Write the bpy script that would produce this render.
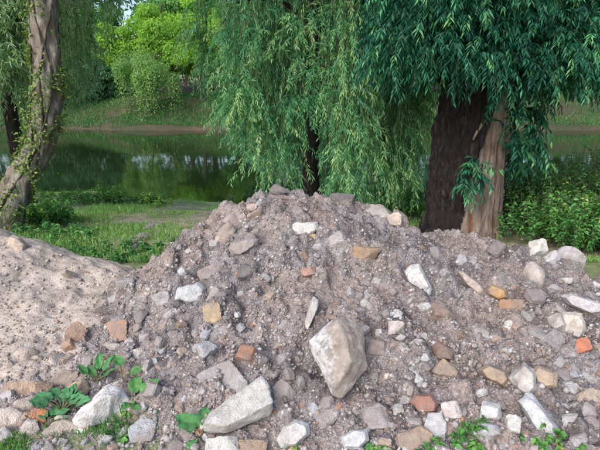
import bpy, bmesh, math, random
import numpy as np
from mathutils import Vector, Matrix

for o in list(bpy.data.objects):
    bpy.data.objects.remove(o)
SC = bpy.context.scene
COL = SC.collection
RS = np.random.RandomState(11)
random.seed(5)

# ------------------------------------------------------------------ camera, sky, sun, exposure
EYE = 1.65
PITCH = math.radians(15.7)
F = 480.0                      # focal length in pixels of the 600 px wide photograph
cam = bpy.data.cameras.new('camera')
cam.sensor_fit = 'HORIZONTAL'; cam.sensor_width = 36.0; cam.lens = 36.0 * F / 600.0
cam.clip_start = 0.05; cam.clip_end = 1500
cam_o = bpy.data.objects.new('camera', cam); COL.objects.link(cam_o)
cam_o.location = (0, 0, EYE); cam_o.rotation_euler = (math.pi / 2 - PITCH, 0, 0)
SC.camera = cam_o

SUN_DIR = Vector((-0.50, -0.80, 0.78)).normalized()      # towards the sun
W = bpy.data.worlds.new('World'); SC.world = W; W.use_nodes = True
nt = W.node_tree
bg = nt.nodes['Background']
sky = nt.nodes.new('ShaderNodeTexSky'); sky.sky_type = 'NISHITA'; sky.sun_disc = False
sky.sun_elevation = math.asin(SUN_DIR.z); sky.sun_rotation = math.atan2(SUN_DIR.x, SUN_DIR.y)
sky.air_density = 1.0; sky.dust_density = 3.0; sky.ozone_density = 1.0
nt.links.new(sky.outputs[0], bg.inputs[0]); bg.inputs[1].default_value = 0.15
sl = bpy.data.lights.new('sun', 'SUN'); sl.energy = 1.5; sl.angle = math.radians(55); sl.color = (1, .98, .95)
so = bpy.data.objects.new('sun', sl); COL.objects.link(so)
so.rotation_euler = SUN_DIR.to_track_quat('Z', 'Y').to_euler(); so.location = (-6, -6, 12)
SC.view_settings.view_transform = 'Standard'; SC.view_settings.look = 'None'
SC.view_settings.gamma = 1; SC.view_settings.use_curve_mapping = False
SC.view_settings.exposure = 0.88
SC.render.engine = 'CYCLES'; SC.cycles.use_denoising = True
SC.cycles.max_bounces = 6; SC.cycles.transparent_max_bounces = 4

# ------------------------------------------------------------------ numeric helpers
def _h(ix, iy, iz, seed):
    n = (ix * 374761393 + iy * 668265263 + iz * 2147483647 + seed * 974634777) & 0xFFFFFFFF
    n = ((n ^ (n >> 13)) * 1274126177) & 0xFFFFFFFF
    n = ((n ^ (n >> 16)) * 2246822519) & 0xFFFFFFFF
    return ((n ^ (n >> 15)) & 0xFFFF) / 32767.5 - 1.0

def vnoise(p, seed=0):
    p = np.asarray(p, float); i = np.floor(p).astype(np.int64); f = p - i
    u = f * f * f * (f * (f * 6 - 15) + 10)
    out = 0
    for dx in (0, 1):
        wx = u[..., 0] if dx else 1 - u[..., 0]
        for dy in (0, 1):
            wy = u[..., 1] if dy else 1 - u[..., 1]
            for dz in (0, 1):
                wz = u[..., 2] if dz else 1 - u[..., 2]
                out = out + wx * wy * wz * _h(i[..., 0] + dx, i[..., 1] + dy, i[..., 2] + dz, seed)
    return out

def fbm(p, seed=0, octs=4, gain=.5):
    a, s, t = 1.0, 0, 0; p = np.asarray(p, float)
    for k in range(octs):
        s = s + a * vnoise(p * 2 ** k + 17.3 * k, seed + k); t += a; a *= gain
    return s / t

def fbm2(x, y, sc, seed=0, octs=4, gain=.5):
    x, y = np.broadcast_arrays(np.asarray(x, float), np.asarray(y, float))
    return fbm(np.stack([x / sc, y / sc, np.zeros_like(x)], -1), seed, octs, gain)

def clods(x, y, sc, seed):
    """half-buried lumps: a dome over each cell of a jittered grid, of random height"""
    x, y = np.broadcast_arrays(np.asarray(x, float), np.asarray(y, float))
    px = x / sc + .35 * vnoise(np.stack([x / sc * 1.7, y / sc * 1.7, 0 * x], -1), seed + 9); py = y / sc + .35 * vnoise(np.stack([x / sc * 1.7, y / sc * 1.7, 0 * x + 5], -1), seed + 8)
    ix = np.floor(px).astype(np.int64); iy = np.floor(py).astype(np.int64); best = np.full(x.shape, 9.); rnd = np.zeros(x.shape)
    for dx in (-1, 0, 1):
        for dy in (-1, 0, 1):
            cx_, cy_ = ix + dx, iy + dy; z_ = ix * 0
            qx = cx_ + .5 + .42 * _h(cx_, cy_, z_ + 1, seed); qy = cy_ + .5 + .42 * _h(cx_, cy_, z_ + 2, seed)
            d = np.hypot(px - qx, py - qy); k = d < best
            best = np.where(k, d, best); rnd = np.where(k, _h(cx_, cy_, z_ + 3, seed) * .5 + .5, rnd)
    return np.sqrt(np.maximum(0, 1 - (best / .72) ** 2)) * rnd ** 1.5 * sc

def ray(u, v):
    a = (u - 300) / F; b = (225 - v) / F
    return np.array([a, math.cos(PITCH) + b * math.sin(PITCH), -math.sin(PITCH) + b * math.cos(PITCH)])

def at(u, v, Y):
    d = ray(u, v); t = Y / d[1]
    return np.array([d[0] * t, Y, EYE + d[2] * t])

def smooth(a, b, x):
    t = np.clip((x - a) / (b - a), 0, 1); return t * t * (3 - 2 * t)

def norm(v):
    return v / np.maximum(np.linalg.norm(v, axis=-1, keepdims=True), 1e-9)

# ------------------------------------------------------------------ mesh helpers
def np_mesh(name, V, Fc, mat=None, smooth_shade=False, tint=None, col=None):
    V = np.asarray(V, np.float32).reshape(-1, 3); Fc = np.asarray(Fc, np.int32)
    n, k = Fc.shape
    me = bpy.data.meshes.new(name)
    me.vertices.add(len(V)); me.vertices.foreach_set('co', V.ravel())
    me.loops.add(n * k); me.loops.foreach_set('vertex_index', Fc.ravel())
    me.polygons.add(n)
    me.polygons.foreach_set('loop_start', np.arange(0, n * k, k, dtype=np.int32))
    if smooth_shade:
        me.polygons.foreach_set('use_smooth', np.ones(n, bool))
    if tint is not None:
        at_ = me.attributes.new('tint', 'FLOAT', 'FACE'); at_.data.foreach_set('value', np.asarray(tint, np.float32))
    if col is not None:
        c = np.ones((n, 4), np.float32); c[:, :3] = col
        at_ = me.attributes.new('stone_col', 'FLOAT_COLOR', 'FACE'); at_.data.foreach_set('color', c.ravel())
    me.update(calc_edges=True); me.validate()
    if mat: me.materials.append(mat)
    return me

def obj(name, me, parent=None, loc=None):
    o = bpy.data.objects.new(name, me); COL.objects.link(o)
    if parent: o.parent = parent
    if loc is not None: o.location = loc
    return o

def thing(name, label, cat, loc=(0, 0, 0), group=None):
    o = bpy.data.objects.new(name, None); COL.objects.link(o); o.location = loc
    o.empty_display_size = .1
    return tag(o, label, cat, group)

def tag(o, label, cat, group=None):
    o['label'] = label; o['category'] = cat
    if group: o['group'] = group
    return o

def grid_faces(nu, nv, wrap=False):
    """faces of a grid of nu columns and nv rows, index = row*nu + col"""
    c = np.arange(nu if wrap else nu - 1); r = np.arange(nv - 1)
    C, R = np.meshgrid(c, r); C1 = (C + 1) % nu
    return np.stack([R * nu + C, R * nu + C1, (R + 1) * nu + C1, (R + 1) * nu + C], -1).reshape(-1, 4)

def tube(path, radii, seg=10, bump=0.0, seed=0, bsc=.1):
    P = np.asarray(path, float); n = len(P); r = np.broadcast_to(np.asarray(radii, float), (n,))
    T = norm(np.gradient(P, axis=0))
    ref = np.array([0, 1, 0.]) if abs(T[0][1]) < .9 else np.array([1, 0, 0.])
    S = norm(np.cross(T, ref)); B = np.cross(S, T)
    th = np.linspace(0, 2 * math.pi, seg, endpoint=False)
    V = P[:, None] + r[:, None, None] * (np.cos(th)[None, :, None] * S[:, None] + np.sin(th)[None, :, None] * B[:, None])
    if bump:
        d = norm(V - P[:, None]); nz = fbm(np.stack([V[..., 0] / bsc, V[..., 1] / bsc, V[..., 2] / (bsc * 3.5)], -1), seed, 3)
        V = V + d * (nz * bump)[..., None]
    return V.reshape(-1, 3), grid_faces(seg, n, True)

def spline(pts, n):
    pts = np.asarray(pts, float); m = len(pts)
    t = np.linspace(0, m - 1, n); i = np.clip(t.astype(int), 0, m - 2); f = (t - i)[:, None]
    p0 = pts[np.clip(i - 1, 0, m - 1)]; p1 = pts[i]; p2 = pts[i + 1]; p3 = pts[np.clip(i + 2, 0, m - 1)]
    return .5 * (2 * p1 + (p2 - p0) * f + (2 * p0 - 5 * p1 + 4 * p2 - p3) * f ** 2 + (3 * p1 - p0 - 3 * p2 + p3) * f ** 3)

def merge(parts):
    V, Fs, o = [], [], 0
    for v, f in parts:
        V.append(v); Fs.append(f + o); o += len(v)
    return np.concatenate(V), np.concatenate(Fs)

def leaf_geo(P, A, N, L, Wd, fold=.18, droop=.12):
    """diamond leaves folded along the midrib: two triangles each"""
    A = norm(A); S = norm(np.cross(A, N)); N2 = np.cross(S, A)
    L = np.broadcast_to(L, len(P))[:, None]; Wd = np.broadcast_to(Wd, len(P))[:, None]
    mid = P + A * L * .42
    v0 = P; v1 = mid + S * Wd * .5 + N2 * Wd * fold; v3 = mid - S * Wd * .5 + N2 * Wd * fold
    v2 = P + A * L - N2 * L * droop
    V = np.stack([v0, v1, v2, v3], 1).reshape(-1, 3)
    b = np.arange(len(P)) * 4
    Fc = np.stack([np.stack([b, b + 1, b + 2], 1), np.stack([b, b + 2, b + 3], 1)], 1).reshape(-1, 3)
    return V, Fc

def rdir(n):
    return norm(RS.normal(size=(n, 3)))

# ------------------------------------------------------------------ materials
def new_mat(name):
    m = bpy.data.materials.new(name); m.use_nodes = True
    t = m.node_tree; b = t.nodes['Principled BSDF']
    return m, t, b

def N(t, kind, **kw):
    n = t.nodes.new(kind)
    for k, v in kw.items():
        if k.startswith('i_'):
            n.inputs[k[2:].replace('_', ' ')].default_value = v
        else:
            setattr(n, k, v)
    return n

def ramp(t, fac, stops, interp='LINEAR'):
    r = t.nodes.new('ShaderNodeValToRGB'); r.color_ramp.interpolation = interp
    e = r.color_ramp.elements
    while len(e) < len(stops): e.new(.5)
    for el, (p, c) in zip(e, stops):
        el.position = p; el.color = (*c, 1)
    t.links.new(fac, r.inputs[0]); return r.outputs[0]

def noise(t, scale, detail=4, rough=.55, vec=None, dist=0):
    n = t.nodes.new('ShaderNodeTexNoise'); n.inputs['Scale'].default_value = scale
    n.inputs['Detail'].default_value = detail; n.inputs['Roughness'].default_value = rough
    n.inputs['Distortion'].default_value = dist
    if vec is not None: t.links.new(vec, n.inputs['Vector'])
    return n.outputs['Fac']

def mixc(t, fac, a, b, mode='MIX'):
    m = t.nodes.new('ShaderNodeMix'); m.data_type = 'RGBA'; m.blend_type = mode
    for s, v in ((m.inputs[0], fac), (m.inputs[6], a), (m.inputs[7], b)):
        if hasattr(v, 'links') or hasattr(v, 'is_linked'): t.links.new(v, s)
        elif isinstance(v, (int, float)): s.default_value = v
        else: s.default_value = (*v, 1)
    return m.outputs[2]

def bump(t, b, h, strength=.4, dist=.02):
    n = t.nodes.new('ShaderNodeBump'); n.inputs['Strength'].default_value = strength; n.inputs['Distance'].default_value = dist
    t.links.new(h, n.inputs['Height']); t.links.new(n.outputs[0], b.inputs['Normal'])

def geo_pos(t):
    return t.nodes.new('ShaderNodeNewGeometry').outputs['Position']

def obj_pos(t):
    return t.nodes.new('ShaderNodeTexCoord').outputs['Object']

def leaf_mat(name, stops, trans=.35, gloss=.35, rough=.45, tcol=1.0):
    m, t, b = new_mat(name)
    a = N(t, 'ShaderNodeAttribute', attribute_name='tint')
    c = ramp(t, a.outputs['Fac'], stops)
    t.links.new(c, b.inputs['Base Color']); b.inputs['Roughness'].default_value = rough
    b.inputs['Specular IOR Level'].default_value = gloss
    tr = t.nodes.new('ShaderNodeBsdfTranslucent')
    t.links.new(mixc(t, 1.0, c, (1.15 * tcol, 1.25 * tcol, .55 * tcol), 'MULTIPLY'), tr.inputs[0])
    mx = t.nodes.new('ShaderNodeMixShader'); mx.inputs[0].default_value = trans
    t.links.new(b.outputs[0], mx.inputs[1]); t.links.new(tr.outputs[0], mx.inputs[2])
    t.links.new(mx.outputs[0], t.nodes['Material Output'].inputs[0])
    return m

M = {}
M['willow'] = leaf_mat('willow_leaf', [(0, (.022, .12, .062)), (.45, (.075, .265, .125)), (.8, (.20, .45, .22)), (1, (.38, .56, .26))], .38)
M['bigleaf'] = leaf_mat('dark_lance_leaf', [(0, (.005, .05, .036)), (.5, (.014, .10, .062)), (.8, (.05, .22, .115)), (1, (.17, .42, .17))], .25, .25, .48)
M['paleleaf'] = leaf_mat('pale_willow_leaf', [(0, (.09, .20, .11)), (.5, (.24, .40, .26)), (1, (.40, .54, .35))], .50)
M['ivy'] = leaf_mat('ivy_leaf', [(0, (.05, .11, .03)), (.6, (.13, .22, .05)), (1, (.30, .34, .09))], .3)
M['sunny'] = leaf_mat('yellow_green_leaf', [(0, (.12, .27, .045)), (.5, (.23, .43, .07)), (1, (.42, .56, .13))], .5, tcol=1.2)
M['mid'] = leaf_mat('mid_green_leaf', [(0, (.07, .20, .06)), (.5, (.12, .31, .08)), (1, (.24, .43, .14))], .5)
M['pale_bush'] = leaf_mat('pale_bush_leaf', [(0, (.13, .27, .09)), (.5, (.23, .41, .14)), (1, (.36, .52, .22))], .5)
M['dark'] = leaf_mat('dark_green_leaf', [(0, (.025, .08, .04)), (.5, (.04, .12, .055)), (1, (.08, .19, .09))], .3)
M['weed'] = leaf_mat('weed_leaf', [(0, (.05, .17, .055)), (.5, (.09, .27, .07)), (.9, (.17, .38, .09)), (1, (.30, .45, .10))], .3)
M['grass'] = leaf_mat('grass_blade', [(0, (.14, .31, .09)), (.5, (.25, .46, .16)), (.85, (.40, .53, .23)), (1, (.50, .50, .29))], .4, .2)

def mapv(t, p, o):
    a = N(t, 'ShaderNodeMapping'); a.inputs['Location'].default_value = (o, o * .3, o * .7); t.links.new(p, a.inputs[0]); return a.outputs[0]

def soil_mat(name, dark, mid, light, warm, scale=1.0, bs=.8, grain=1.0, patch=.9):
    m, t, b = new_mat(name); p = geo_pos(t)
    c = ramp(t, noise(t, 3.2 * scale, 6, .62, p, .4), [(.28, dark), (.5, mid), (.72, light)])
    c = mixc(t, ramp(t, noise(t, 1.7, 4, .6, p), [(.45, (0, 0, 0)), (.65, (1, 1, 1))]), c, warm)
    pd = ramp(t, noise(t, 2.3, 5, .6, mapv(t, p, 7.7), .8), [(.36, (.52, .50, .52)), (.47, (1, 1, 1)), (.60, (1, 1, 1)), (.72, (1.28, 1.25, 1.22))])
    c = mixc(t, patch, c, pd, 'MULTIPLY')
    f = noise(t, 55, 6, .7, p)
    c = mixc(t, .75 * grain, c, ramp(t, f, [(.3, (.45, .43, .42)), (.5, (.92, .92, .92)), (.68, (1.5, 1.46, 1.42))]), 'MULTIPLY')
    vo = N(t, 'ShaderNodeTexVoronoi', feature='F1'); vo.inputs['Scale'].default_value = 95; t.links.new(p, vo.inputs['Vector'])
    c = mixc(t, .45 * grain, c, ramp(t, vo.outputs['Color'], [(.2, (.55, .53, .52)), (.6, (1, 1, 1)), (.9, (1.5, 1.48, 1.45))]), 'MULTIPLY')
    t.links.new(c, b.inputs['Base Color']); b.inputs['Roughness'].default_value = .95; b.inputs['Specular IOR Level'].default_value = .15
    ad = N(t, 'ShaderNodeMath', operation='ADD'); t.links.new(f, ad.inputs[0]); t.links.new(vo.outputs['Distance'], ad.inputs[1])
    bump(t, b, ad.outputs[0], bs, .012)
    return m
M['rubble_soil'] = soil_mat('rubble_soil', (.125, .112, .115), (.235, .215, .220), (.345, .325, .33), (.30, .245, .225))
M['sand_soil'] = soil_mat('sandy_soil', (.30, .255, .225), (.41, .36, .325), (.51, .46, .42), (.42, .36, .315), 1.0, .35, .55, .45)

def stone_mat(name, src):
    m, t, b = new_mat(name); p = geo_pos(t)
    if src == 'object':
        c0 = t.nodes.new('ShaderNodeObjectInfo').outputs['Color']
    else:
        c0 = N(t, 'ShaderNodeAttribute', attribute_name='stone_col').outputs['Color']
    f = noise(t, 26, 7, .7, p, .3); g = noise(t, 9, 4, .6, p)
    c = mixc(t, .85, c0, ramp(t, f, [(.28, (.45, .44, .43)), (.5, (.95, .95, .95)), (.72, (1.3, 1.28, 1.26))]), 'MULTIPLY')
    dm = ramp(t, g, [(.40, (.06, .06, .06)), (.66, (.85, .85, .85))])
    if src == 'object':
        mu = N(t, 'ShaderNodeMath', operation='MULTIPLY'); t.links.new(dm, mu.inputs[0]); t.links.new(c0.node.outputs['Alpha'], mu.inputs[1]); dm = mu.outputs[0]
    c = mixc(t, dm, c, (.27, .23, .215))      # clinging dirt
    t.links.new(c, b.inputs['Base Color']); b.inputs['Roughness'].default_value = .9; b.inputs['Specular IOR Level'].default_value = .2
    ad = N(t, 'ShaderNodeMath', operation='ADD'); t.links.new(f, ad.inputs[0]); t.links.new(noise(t, 120, 3, .6, p), ad.inputs[1])
    bump(t, b, ad.outputs[0], .8, .016)
    return m
M['stone'] = stone_mat('rubble_stone', 'object')
M['gravel'] = stone_mat('rubble_gravel', 'attr')

def bark_mat(name, stops, sc=9, bstr=.9, mottled=None):
    m, t, b = new_mat(name); p = obj_pos(t)
    mp = N(t, 'ShaderNodeMapping'); mp.inputs['Scale'].default_value = (1, 1, .22); t.links.new(p, mp.inputs[0])
    f = noise(t, sc, 8, .68, mp.outputs[0], .6)
    c = ramp(t, f, stops)
    if mottled:
        c = mixc(t, ramp(t, noise(t, 3.1, 4, .6, p), [(.45, (0, 0, 0)), (.62, (1, 1, 1))]), c, mottled)
    t.links.new(c, b.inputs['Base Color']); b.inputs['Roughness'].default_value = .95; b.inputs['Specular IOR Level'].default_value = .15
    bump(t, b, f, bstr, .05); return m
M['bark_dark'] = bark_mat('dark_furrowed_bark', [(.3, (.006, .005, .007)), (.5, (.025, .021, .023)), (.68, (.10, .082, .076))], 24, 1.0, (.03, .024, .023))
M['bark_grey'] = bark_mat('grey_brown_bark', [(.3, (.11, .10, .09)), (.5, (.30, .275, .25)), (.7, (.50, .47, .44))], 30, 1.0, (.23, .19, .15))
M['bark_far'] = bark_mat('far_bark', [(.3, (.03, .025, .02)), (.7, (.11, .09, .07))], 6)
M['bare_wood'] = bark_mat('bare_weathered_wood', [(.28, (.06, .04, .03)), (.45, (.19, .145, .12)), (.7, (.36, .30, .26))], 12, .9)
M['red_rot'] = bark_mat('red_rotted_wood', [(.3, (.09, .03, .015)), (.7, (.34, .15, .08))], 16, .9)
m, t, b = new_mat('twig'); b.inputs['Base Color'].default_value = (.09, .095, .04, 1); b.inputs['Roughness'].default_value = .8; M['twig'] = m

# ground: grass-stained earth near, far bank brown earth, its colour darkened for tree shade
m, t, b = new_mat('bank_ground'); p = geo_pos(t)
c = ramp(t, noise(t, .9, 6, .65, p, .5), [(.36, (.15, .20, .08)), (.48, (.22, .25, .12)), (.56, (.33, .29, .21)), (.70, (.44, .40, .36))])
c2 = ramp(t, noise(t, .55, 6, .65, p, .5), [(.32, (.035, .05, .018)), (.48, (.05, .05, .025)), (.62, (.085, .058, .036)), (.78, (.13, .085, .055))])
sx = N(t, 'ShaderNodeSeparateXYZ'); t.links.new(p, sx.inputs[0])
gt = N(t, 'ShaderNodeMath', operation='GREATER_THAN'); gt.inputs[1].default_value = 25; t.links.new(sx.outputs[1], gt.inputs[0])
c = mixc(t, gt.outputs[0], c, c2)
fn = noise(t, 30, 6, .7, p)
c = mixc(t, .8, c, ramp(t, noise(t, 7, 5, .7, p), [(.3, (.45, .47, .42)), (.5, (.95, .95, .95)), (.7, (1.45, 1.4, 1.35))]), 'MULTIPLY')
c = mixc(t, .7, c, ramp(t, fn, [(.3, (.5, .5, .5)), (.7, (1.4, 1.4, 1.4))]), 'MULTIPLY')
t.links.new(c, b.inputs['Base Color']); b.inputs['Roughness'].default_value = .95; bump(t, b, fn, .7, .03); M['ground'] = m

m, t, b = new_mat('pond_water'); p = geo_pos(t)
b.inputs['Base Color'].default_value = (.012, .026, .008, 1); b.inputs['Roughness'].default_value = .04; b.inputs['IOR'].default_value = 1.33
mp = N(t, 'ShaderNodeMapping'); mp.inputs['Scale'].default_value = (1, .6, 1); t.links.new(p, mp.inputs[0])
bump(t, b, noise(t, 2.2, 3, .5, mp.outputs[0]), .05, .05); M['water'] = m

# ------------------------------------------------------------------ terrain
WATER_Z = -1.35
def ground_h(x, y):
    x = np.asarray(x, float); y = np.asarray(y, float)
    yn = 13.2 - .1 * x * (x < 0) - .16 * np.clip(x, 0, 14) + .5 * np.sin(x * .7) + .25 * np.sin(x * 1.9 + 1)
    yf = 38.3 + .9 * np.sin(x * .21) + .4 * np.sin(x * .6)
    near = -1.33 * smooth(4.3, 1, 1) * 0 - 1.35 * np.clip((y - 4.4) / (yn - 4.4), 0, 1.6) ** 1.15
    near = np.where(y < 4.4, 0, near)
    near = np.maximum(near, -2.4)
    far = WATER_Z + np.where(y < yf, np.maximum((y - yf) * .5, -1.05), 0) \
        + .28 * smooth(0, .4, y - yf) + 2.3 * smooth(-.1, 5.5, y - yf) + 1.6 * smooth(6, 30, y - yf)
    z = np.where(y < 24, near, far)
    lump = fbm2(x, y, 1.7, 3, 4) * .10 * smooth(4.6, 6, y) + fbm2(x, y, 5, 9, 3) * .25 * smooth(40, 46, y)
    return z + lump

def nonuni(lo, hi, n, c0, c1, dense):
    """n samples between lo and hi, most of them between c0 and c1"""
    k = int(n * dense)
    a = np.linspace(c0, c1, k)
    s = np.linspace(0, 1, (n - k) // 2 + 1)[1:] ** 2.2
    return np.concatenate([(c0 - (c0 - lo) * s)[::-1], a, c1 + (hi - c1) * s])
gx = nonuni(-400, 400, 240, -14, 14, .7); gy = nonuni(-60, 600, 320, 3, 48, .8)
GX, GY = np.meshgrid(gx, gy)
gme = np_mesh('ground', np.stack([GX, GY, ground_h(GX, GY)], -1), grid_faces(len(gx), len(gy)), M['ground'], True)
ground = obj('ground', gme); ground['kind'] = 'structure'
wx = np.linspace(-120, 120, 25); wy = np.linspace(8, 42, 18); WX, WY = np.meshgrid(wx, wy)
water = obj('pond_water', np_mesh('pond_water', np.stack([WX, WY, np.full_like(WX, WATER_Z)], -1), grid_faces(25, 18), M['water'], True))
water['kind'] = 'structure'

# ------------------------------------------------------------------ heaps (height fields over the ground)
crest = [(60, 318, 3.2), (100, 296, 3.45), (130, 276, 3.65), (152, 259, 3.75), (185, 233, 3.85), (215, 215, 3.95), (262, 198, 4.05), (300, 195, 4.1), (340, 202, 4.1),
         (390, 217, 4.05), (430, 230, 4.0), (470, 237, 3.95), (500, 242, 3.9), (530, 246, 3.8), (570, 258, 3.7), (600, 282, 3.6), (640, 315, 3.45)]
CP = np.array([at(*c) for c in crest])
def heap_main(x, y):
    x = np.asarray(x, float); y = np.asarray(y, float)
    yc = np.interp(x, CP[:, 0], CP[:, 1]); zc = np.interp(x, CP[:, 0], CP[:, 2])
    zc = zc - np.clip(CP[0, 0] - x, 0, 9) * .5 - np.clip(x - CP[-1, 0], 0, 9) * .3
    yf = np.interp(x, [-2.2, -1.4, -.4, .4, 1.2, 3], [2.3, 2.02, 1.92, 1.72, 1.55, 1.45])
    yc = yc + fbm2(x, y * 0, .5, 4, 3) * .06
    s = np.clip((y - yf) / (yc - yf), -.3, 1)
    front = zc * (1 - np.sign(1 - s) * np.abs(1 - s) ** 1.32)
    d = np.clip(y - yc, 0, 9)
    back = zc - .55 * d * d / (d + .25) * 1.2
    z = np.where(y < yc, front, back)
    z = np.where(zc < 0, -.06, z); inside = smooth(-.25, .25, s) * smooth(-.15, .15, zc) * smooth(-.3, .05, z)
    z = z + inside * (fbm2(x, y, .55, 21, 4, .55) * .085 + np.abs(fbm2(x, y, .20, 31, 3)) * .075 - .02
                      + (.16 - np.abs(fbm2(x, y, .085, 41, 3, .6))) * .05 + fbm2(x, y, .026, 51, 2) * .009
                      + clods(x, y, .21, 301) * .42 + clods(x, y, .105, 302) * .5 + clods(x, y, .05, 303) * .55 - .05)
    return np.maximum(z, -.06)
crest2 = [(-60, 215, 3.7), (-20, 228, 3.75), (0, 237, 3.75), (22, 242, 3.75), (50, 252, 3.75), (80, 260, 3.72), (110, 267, 3.7), (135, 278, 3.65), (165, 325, 3.5)]
CP2 = np.array([at(*c) for c in crest2])
def heap_sand(x, y):
    x = np.asarray(x, float); y = np.asarray(y, float)
    yc = np.interp(x, CP2[:, 0], CP2[:, 1]); zc = np.interp(x, CP2[:, 0], CP2[:, 2])
    zc = zc - np.clip(x - CP2[-1, 0], 0, 9) * .5 - np.clip(CP2[0, 0] - x, 0, 9) * .25
    yf = np.interp(x, [-3.6, -2, -1.3, -.8], [1.75, 2.06, 2.25, 2.6])
    s = np.clip((y - yf) / (yc - yf), -.3, 1)
    front = zc * (1 - np.sign(1 - s) * np.abs(1 - s) ** 1.2)
    d = np.clip(y - yc, 0, 9)
    z = np.where(y < yc, front, zc - .6 * d * d / (d + .2) * 1.1)
    z = np.where(zc < 0, -.06, z); inside = smooth(-.25, .25, s) * smooth(-.15, .15, zc) * smooth(-.3, .05, z)
    z = z + inside * (fbm2(x, y, .6, 61, 4, .5) * .06 + fbm2(x, y, .14, 71, 4, .55) * .03 + clods(x, y, .16, 311) * .16 + clods(x, y, .06, 312) * .10 - .008 + fbm2(x, y, .04, 81, 2) * .004)
    return np.maximum(z, -.06)

HX = np.arange(-4.3, 3.9, .0135); HY = np.arange(1.0, 6.4, .0135)
HGX, HGY = np.meshgrid(HX, HY)
H_MAIN = heap_main(HGX, HGY); H_SAND = heap_sand(HGX, HGY)
def look(grid, x, y):
    fx = np.clip((np.asarray(x, float) - HX[0]) / .0135, 0, len(HX) - 1.001); fy = np.clip((np.asarray(y, float) - HY[0]) / .0135, 0, len(HY) - 1.001)
    i = fx.astype(int); j = fy.astype(int); a = fx - i; b = fy - j
    return (grid[j, i] * (1 - a) + grid[j, i + 1] * a) * (1 - b) + (grid[j + 1, i] * (1 - a) + grid[j + 1, i + 1] * a) * b
H_SURF = np.maximum(np.maximum(H_MAIN, H_SAND), ground_h(HGX, HGY))
def surf(x, y):
    return look(H_SURF, x, y)

def hit(u, v, fn=surf, t0=1.2, t1=6.3):
    """first points where the rays of pixels (u, v) meet the heaps"""
    u = np.atleast_1d(np.asarray(u, float)); v = np.atleast_1d(np.asarray(v, float))
    a = (u - 300) / F; b = (225 - v) / F
    D = np.stack([a, math.cos(PITCH) + b * math.sin(PITCH), -math.sin(PITCH) + b * math.cos(PITCH)], -1)
    T = np.full(len(u), t1); done = np.zeros(len(u), bool)
    for tt in np.arange(t0, t1, .02):
        P = D * tt; below = (EYE + P[:, 2] < fn(P[:, 0], P[:, 1])) & ~done
        T[below] = tt - .01; done |= below
    P = D * T[:, None]; P[:, 2] += EYE
    return P, done

def slope_normal(x, y, e=.12):
    dx = (surf(x + e, y) - surf(x - e, y)) / (2 * e); dy = (surf(x, y + e) - surf(x, y - e)) / (2 * e)
    return norm(np.stack([-dx, -dy, np.ones_like(dx)], -1))

def heap_mesh(name, Z, mat):
    jx = fbm2(HGX, HGY, .05, 91, 2) * .014; jy = fbm2(HGX, HGY, .05, 95, 2) * .014      # crumbly clod edges
    V = np.stack([HGX + jx, HGY + jy, Z], -1).reshape(-1, 3)
    Fc = grid_faces(len(HX), len(HY)); Fc = Fc[Z.ravel()[Fc].max(1) > -.055]
    ids, inv = np.unique(Fc, return_inverse=True)
    return np_mesh(name, V[ids], inv.reshape(Fc.shape), mat, True)
rubble = thing('rubble_heap', 'large grey heap of rubble, soil and broken stone in front of the trees', 'heap', (0, 3, 0))
e = obj('soil', heap_mesh('rubble_soil', H_MAIN, M['rubble_soil']), rubble); e.location = (0, -3, 0)
sandy = thing('sandy_heap', 'smooth tan heap of sandy soil beside the large grey rubble heap', 'heap', (-2.2, 3, 0))
e2 = obj('soil', heap_mesh('sandy_soil', H_SAND, M['sand_soil']), sandy); e2.location = (2.2, -3, 0)

# ------------------------------------------------------------------ stones
def ico(sub):
    bm = bmesh.new(); bmesh.ops.create_icosphere(bm, subdivisions=sub, radius=1)
    V = np.array([v.co[:] for v in bm.verts]); Fc = np.array([[v.index for v in f.verts] for f in bm.faces]); bm.free()
    return V, Fc
ICO = {k: ico(k) for k in (1, 2, 3, 4, 5, 6)}

FIB = [(math.cos(k * 2.39996) * math.sqrt(1 - (1 - (k + .5) / 5) ** 2), math.sin(k * 2.39996) * math.sqrt(1 - (1 - (k + .5) / 5) ** 2), 1 - (k + .5) / 5) for k in range(10)]
def stone_verts(dims, kind, seed, sub=4):
    """radial function of a convex many-sided body with chipped, slightly rounded edges"""
    r = np.random.RandomState(seed); hx, hy, hz = [d * .5 for d in dims]
    pl = []
    if kind in ('block', 'brick', 'slab'):
        j = .05 if kind == 'brick' else .16
        for ax, hd in ((0, hx), (1, hy), (2, hz)):
            for sg in (-1, 1):
                n = np.zeros(3); n[ax] = sg; n += r.normal(size=3) * j; n /= np.linalg.norm(n)
                pl.append((n, hd))
        ncut = 3 if kind == 'brick' else 7
        for k in range(ncut):
            n = norm(r.normal(size=3)); sup = abs(n[0]) * hx + abs(n[1]) * hy + abs(n[2]) * hz
            pl.append((n, sup * r.uniform(.66, .9)))
    elif kind == 'round':
        for k in range(26):
            n = norm(r.normal(size=3)); e = math.sqrt((n[0] * hx) ** 2 + (n[1] * hy) ** 2 + (n[2] * hz) ** 2)
            pl.append((n, e * r.uniform(.92, 1.0)))
    else:
        for k in range(10):
            n = norm(np.array(FIB[k]) + r.normal(size=3) * .35); e = math.sqrt((n[0] * hx) ** 2 + (n[1] * hy) ** 2 + (n[2] * hz) ** 2)
            pl.append((n, e * r.uniform(.72, 1.0)))
        for ax in range(3):
            for sg in (-1, 1):
                n = np.zeros(3); n[ax] = sg; n = norm(n + r.normal(size=3) * .2); pl.append((n, (hx, hy, hz)[ax] * 1.02))
    return radial(pl, dims, {'brick': 30, 'round': 8}.get(kind, 48), {'brick': .05, 'round': .03}.get(kind, .07), seed, sub)

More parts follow.
